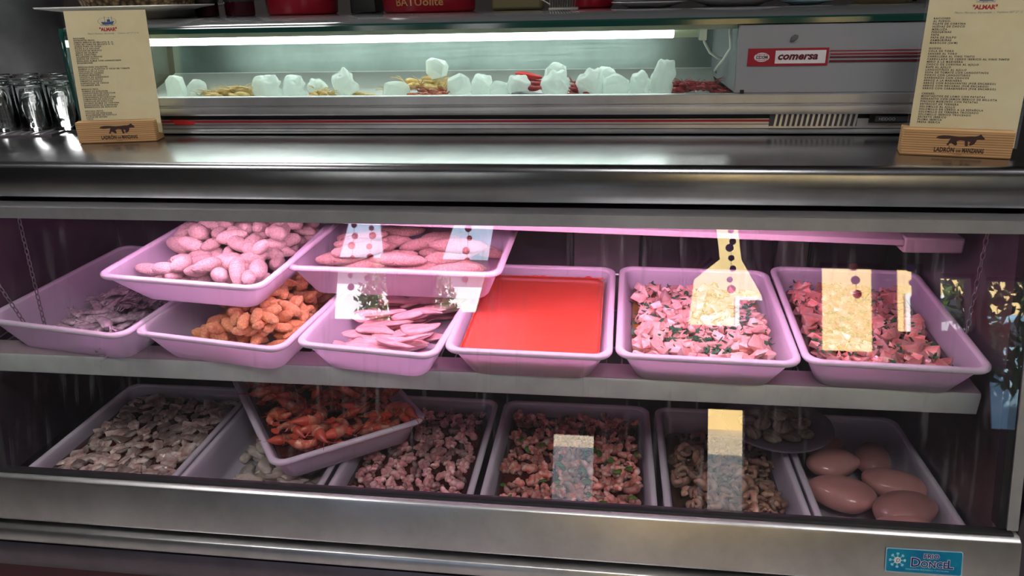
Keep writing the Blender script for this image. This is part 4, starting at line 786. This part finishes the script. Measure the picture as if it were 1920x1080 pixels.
RIGHT = ('RACIONES\nAL FUEGO:\nFILETE DE CORVINA\nHUEVAS DE CHOCO\nMERLUZA\nPEREGRINAS\nPAPA\nPAPA DE PULPO\nZAMBURIÑAS\nMARISCOS (24/M)\n\n'
         'GUISOS:\nCOLA DE TORO\nSANGRE AL TORO\nCARRILLERA AL VINO TINTO\nCARRILLADA DE CERDO IBERICO AL VINO TINTO\nMERO A LA MARINERA\nCHOCO DE CORVINA AL AJILLO\nRAPE AL AJILLO\nLANGOSTINOS AL AJILLO\nSOPA DE TOMATE CON LANGOSTINOS\nFIDEOS CON LANGOSTINOS\nGARBANZOS CON CHOCOS\nARROZ A LA MARINERA\nARROZ CON BOGAVANTES (POR ENCARGO)\nARROZ CON NECORAS (POR ENCARGO)\nARROZ CON CARABINEROS (POR ENCARGO)\n\n'
         'CARNES:\nMONTADITOS DE LOMO CON PATATAS\nSERRANITO CON JAMON IBERICO DE BELLOTA\nPINCHOS MORUNOS CON PATATAS\nENTRECOT DE TERNERA\nSOLOMILLO AL AJILLO\nSOLOMILLO DE CERDO A LA ESPAÑOLA\nSOLOMILLO DE TERNERA TROCEADO\nSOLOMILLO IBERICO TROCEADO\nSECRETO IBERICO\nPLUMA IBERICA\nPRESA IBERICA')
def menu_stand(label, mx, w_, body, tilt, pitch, cw, ch, zc, cardx, skew):
    t = thing('menu_stand', label, 'menu stand', mx)
    MB().prism_x([(-.022, 0), (-.022, .041), (-.004, .0425), (-.004, .012), (.004, .012), (.004, .0425), (.020, .042), (.020, 0)], -w_/2, w_/2).build('wooden_base', M['wood'], t, bevel=.002)
    fw = .068; me = triangulated([((p[0]-.5)*fw+.004, .0170+p[1]*.0205) for p in FOX], -.0224); me.materials.append(M['brown_ink']); link(bpy.data.objects.new('fox_print', me), t)
    def lt(bd, sz, x, z, **k): return text('base_lettering', bd, sz, M['brown_ink'], t, Matrix.Translation((x, -.0226, z)) @ FRONT, **k)
    lt('LADRÓN', .0098, -.0300, .0075, offset=.00035, sx=.72); lt('DE', .0052, .0012, .0078, offset=.0002); lt('MANZANAS', .0098, .0112, .0095, offset=.00035, sx=.82) if 0 else lt('MANZANAS', .0098, .0095, .0075, offset=.0003, sx=.56)
    lt('LA SIDRA', .0028, .004, .0034, align='CENTER')
    # the card in its clear sleeve, leaning back a little
    C0 = Matrix.Translation((cardx, 0, .014)) @ Matrix.Rotation(R(-tilt), 4, 'X') @ Matrix.Rotation(R(skew), 4, 'Y')
    def cb(mb): mb.v = [tuple(C0 @ Vector(v)) for v in mb.v]; return mb
    card = cb(MB().box(-cw/2, cw/2, -.0005, .0005, 0, ch)).build('menu_card', M['paper'], t)
    cb(MB().box(-cw/2-.004, cw/2+.004, -.0022, -.0012, -.001, ch+.004)).build('clear_sleeve', M['acrylic'], t); 
    def ct(nm, bd, sz, m, x, z, y=-.0008, **k): return text(nm, bd, sz, m, card, C0 @ Matrix.Translation((x, y, z)) @ FRONT, **k)
    top = ch; ct('menu_heading', '"ALMAR"', .0088, M['red_print'], 0.002, top-.0375, align='CENTER', offset=.0004, sx=.95)
    ct('menu_heading', 'BAR', .0030, M['ink'], .001, top-.0280, align='CENTER', space=1.4)
    ct('menu_address', 'Mesón Marinero, Barrameda  -  Teléfono 607 27 12 93', .0043, M['grey_ink'], .010, top-.0435, align='CENTER', shear=.3)
    ct('menu_text', body, pitch*.78, M['ink'], -cw/2+.010, top-.0515, space=1.32, line=pitch/(pitch*.78)*.80, offset=pitch*.030, sx=.98)
    # boat emblem: hull, cabin, masts and an oval of waves
    e = MB(); ez = top-.0190; c0x = .002
    e.poly([(c0x-.0115, 0, ez-.002), (c0x-.0085, 0, ez-.0065), (c0x+.0095, 0, ez-.0065), (c0x+.0135, 0, ez-.0005), (c0x+.003, 0, ez-.0025)]); e.poly([(c0x+.000, 0, ez-.002), (c0x+.000, 0, ez+.0025), (c0x+.006, 0, ez+.0025), (c0x+.006, 0, ez-.002)])
    for mxx, hh in ((-.004, .0085), (.0035, .0065), (.009, .008)): e.poly([(c0x+mxx-.0004, 0, ez-.003), (c0x+mxx+.0004, 0, ez-.003), (c0x+mxx+.0004, 0, ez+hh), (c0x+mxx-.0004, 0, ez+hh)])
    e.v = [(v[0], -.0008, v[2]) for v in e.v]; cb(e).build('boat_emblem', M['blue_ink'], card)
    ov = MB()
    for k in range(28):
        if 19 <= k <= 22: continue
        a, b_ = k*math.pi/14, (k+.8)*math.pi/14; P = lambda r, q: (c0x+(.0165*r)*math.cos(q), -.0008, ez-.0010+.0068*r*math.sin(q)); ov.poly([P(1, a), P(1.06, a), P(1.06, b_), P(1, b_)])
    ov.poly([(c0x-.0135, -.0008, ez-.0085), (c0x+.0125, -.0008, ez-.0085), (c0x+.0125, -.0008, ez-.0077), (c0x-.0135, -.0008, ez-.0077)]); cb(ov).build('emblem_ring', M['grey_ink'], card)
    return t
menu_stand('wooden-based menu stand on the left, beside the upturned glasses', T(-.968, 1.372, 1.0505, 0, 0, 12), .150, LEFT, 7, .00475, .152, .232, 0, .004, .3)
menu_stand('wooden-based menu stand on the right, in front of the white side box', T(.548, 1.262, 1.0505, 0, 0, -14), .155, RIGHT, 7, .00505, .150, .243, 0, .008, 0)

# ================================================================== on top of the case
TZ = 1.2755
d = thing('square_dish', 'white square flared dish holding a woven basket, on the left of the case top', 'dish', T(-1.03, 1.62, TZ, 0, 0, 3))
MB().loft([rrect(.17, .17, .02, 0), rrect(.175, .175, .02, .003), rrect(.20, .20, .03, .014), rrect(.31, .31, .03, .024), rrect(.312, .312, .03, .027), rrect(.30, .30, .03, .025), rrect(.19, .19, .028, .016), rrect(.165, .165, .02, .005)]).build('bowl', M['ceramic'], d, smooth='all')
b_ = MB().lathe([(.06, 0), (.080, .003), (.115, .020), (.135, .075), (.138, .078), (.132, .074), (.108, .022), (.08, .006), (.05, .004)], 40, cap0=True, cap1=True).build('bread_basket', M['wicker'], None, smooth='all'); b_.matrix_world = T(-1.03, 1.62, TZ+.0055); tag(b_, 'brown woven bread basket standing in the white square dish', 'basket')
def bucket(x, y, r0, r1, h, m, label, letter=None):
    t = thing('wine_bucket', label, 'bucket', T(x, y, TZ)); MB().lathe([(0, 0), (r0-.004, 0), (r0, .004), (r1, h), (r1-.004, h), (r0-.006, .008), (0, .006)], 48, cap0=False, cap1=False).build('body', m, t, smooth='all')
    MB().lathe([(r1-.002, h-.006), (r1+.004, h-.004), (r1+.004, h+.002), (r1-.004, h+.002)], 48, cap0=False, cap1=False).build('rim', m, t, smooth='all')
    if letter:
        me = text_mesh(letter, .022, offset=.0003, sx=1.1, align='CENTER'); me.materials.clear(); me.materials.append(M['gold'])
        for v in me.vertices: a = v.co.x/(r0+.002); zz = .014+v.co.y; rr = r0+(r1-r0)*zz/h+.0012; v.co = (rr*math.sin(a), -rr*math.cos(a), zz)
        link(bpy.data.objects.new('bucket_lettering', me), t)
bucket(-.70, 1.72, .078, .095, .20, M['red'], 'plain red wine bucket, left of the lettered one')
bucket(-.40, 1.70, .100, .120, .20, M['red'], 'large red wine bucket with gold lettering', 'BATUolite')
bucket(-.045, 1.78, .045, .055, .12, M['red'], 'small red bucket behind the wire rack')
t = thing('olive_box', 'olive-coloured box right of the lettered red bucket', 'box', T(-.205, 1.72, TZ)); MB().box(-.055, .055, -.04, .04, 0, .14).build('carton', M['olive'], t, bevel=.006)
MB().box(-.056, .056, -.041, .041, .14, .15).build('lid', M['olive'], t, bevel=.002)
t = thing('wire_rack', 'small metal wire rack between the olive box and the plates', 'rack', T(-.100, 1.64, TZ))
MB().box(-.03, .03, -.03, .03, 0, .004).build('foot', M['wire'], t)
for i in range(11): MB().tube([(-.028+i*.0050, -.02, .003), (-.028+i*.0056, -.022, .05), (-.030+i*.0062, -.01, .09)], .0009, 6).build('wire', M['wire'], t)
MB().tube([(-.028, -.02, .01), (-.045, -.03, .02), (-.050, -.03, .035)], .0016, 6).build('hook', M['wire'], t)
# plates: every plate of the stacks
ppm = MB().lathe([(0, 0), (.055, 0), (.058, .002), (.085, .010), (.100, .0135), (.1005, .0148), (.098, .0150), (.083, .0120), (.055, .0045), (0, .004)], 48, cap0=False, cap1=False).mesh('plate', M['ceramic_grey'], 'all')
ppb = ppm.copy(); ppb.materials.clear(); ppb.materials.append(M['bluegrey'])
for gi, (x, y, k, n, nm) in enumerate(((.075, 1.66, .78, 6, 'left'), (.245, 1.66, .95, 6, 'middle'))):
    for i in range(n):
        o = link(bpy.data.objects.new('dinner_plate', ppm)); o.matrix_world = T(x+.001*((i*7) % 3), y, TZ+.0003+i*.0060) @ Matrix.Scale(k, 4); tag(o, 'pale grey plate in the %s stack of plates on the case top' % nm, 'plate', 'plates of the %s stack on the case top' % nm)
for i in range(3):
    o = link(bpy.data.objects.new('saucer', ppb if i < 1 else ppm)); o.matrix_world = T(.378, 1.62, TZ+.0003+i*.0060) @ Matrix.Scale(.52, 4); tag(o, ('bluish' if i < 1 else 'pale grey')+' saucer in the small stack right of the plates'+('' if i < 1 else ', above the bluish one'), 'saucer', 'saucers of the small stack')
t = thing('glass_ashtray', 'low round clear glass dish standing on a gold base right of the saucers', 'dish', T(.52, 1.62, TZ))
MB().lathe([(0, 0), (.05, 0), (.062, .012), (.066, .02), (.060, .02), (.052, .008), (0, .006)], 32, cap0=False, cap1=False).build('bowl', mat('amber_glass', (.40, .32, .16), .08, trans=.4), t, smooth='all')
for x, y, lb in ((-.900, 1.66, 'dark wine bottle just right of the square dish'), (-.845, 1.69, 'dark wine bottle, second from the square dish'), (-.805, 1.64, 'dark wine bottle beside the plain red bucket')):
    t = thing('wine_bottle', lb, 'bottle', T(x, y, TZ)); MB().lathe([(0, 0), (.024, 0), (.0255, .004), (.0255, .12), (.022, .14), (.010, .16), (.009, .19), (0, .19)], 24, cap0=False, cap1=False).build('body', M['bottle'], t, smooth='all')
    MB().lathe([(.0258, .03), (.0262, .03), (.0262, .09), (.0258, .09)], 24, cap0=False, cap1=False).build('bottle_label', M['black'], t)
o = MB().box(-.53-.0, -.505, 1.60, 1.66, TZ, TZ+.09)  # black box standing in for the dark gap between the buckets
t = thing('dark_gap_box', 'black box standing in for the dark gap between the two red wine buckets', 'box', T(-.555, 1.74, TZ)); MB().box(-.03, .03, -.03, .03, 0, .13).build('carton', M['black_gloss'], t, bevel=.003); MB().box(-.031, .031, -.031, .031, .13, .138).build('lid', M['black_gloss'], t, bevel=.001)
t = thing('dark_tray', 'dark shallow tray at the right end of the case top', 'tray', T(.60-.03, 1.76, TZ)); MB().loft([rrect(.10, .10, .01, 0), rrect(.12, .12, .015, .02), rrect(.114, .114, .015, .02), rrect(.096, .096, .01, .003)]).build('body', M['black_gloss'], t, smooth='all')

# ================================================================== left end of the bar: urn and upturned glasses
t = thing('steel_urn', 'big steel urn standing on the worktop behind the glasses, far left', 'urn', T(-1.79, 2.10, 1.051))
MB().lathe([(0, 0), (.15, 0), (.155, .006), (.155, .03), (.17, .035), (.175, .45), (.17, .47), (0, .48)], 64, cap0=False, cap1=False).build('body', steel('urn_steel', (.26, .26, .27), .50, (20, 20, 2), .1), t, smooth='all')
MB().lathe([(.156, .03), (.178, .032), (.178, .042), (.170, .044)], 64, cap0=False, cap1=False).build('base_ring', M['black'], t)
structure('wall_bar', MB().box(-4.0, 4.0, 2.62, 2.70, 0, 2.75), M['roomdark'])
back = thing('back_counter', 'dark steel back counter behind the bar', 'counter', T(0, 2.45, 0)); MB().box(-3.5, 3.5, -.22, .15, .88, .92).build('top', M['dark_steel'], back); MB().box(-3.5, 3.5, -.20, .15, 0, .88).build('cabinet', M['roomdark'], back)
gp = [(0, .0), (.026, 0), (.0265, .0015), (.0300, .094), (.0305, .102), (.0285, .102), (.0245, .010), (.022, .008), (0, .008)]
def up_down(prof, H): return [(r, H-z) for r, z in prof]
tm = MB().lathe(up_down(gp, .102), 32, cap0=False, cap1=False).mesh('tumbler', M['tumbler'], 'all')
mt = thing('drip_tray', 'ribbed metal drip tray under the upturned glasses at the left end', 'tray', T(-1.36, 1.56, 1.0502, 0, 0, 10)); MB().box(-.28, .17, -.17, .17, 0, .004).build('base', M['dark_steel'], mt)
rb = MB()
for i in range(22): rb.box(-.275+i*.020, -.269+i*.020, -.165, .165, .004, .006)
rb.build('ribs', M['alu'], mt)
k = 0
for r_ in range(4):
    for c in range(5):
        x = -1.205-.066*c+.02*(r_ % 2)-.0*r_; y = 1.475+.066*r_; k += 1
        o = link(bpy.data.objects.new('tumbler', tm)); v = T(-1.36, 1.56, 1.0502, 0, 0, 10) @ Vector((x+1.36+.02, y-1.56-.02, .0063)); o.matrix_world = Matrix.Translation(v); tag(o, 'clear straight glass tumbler standing upside down on the drip tray', 'glass', 'upturned tumblers at the left end')
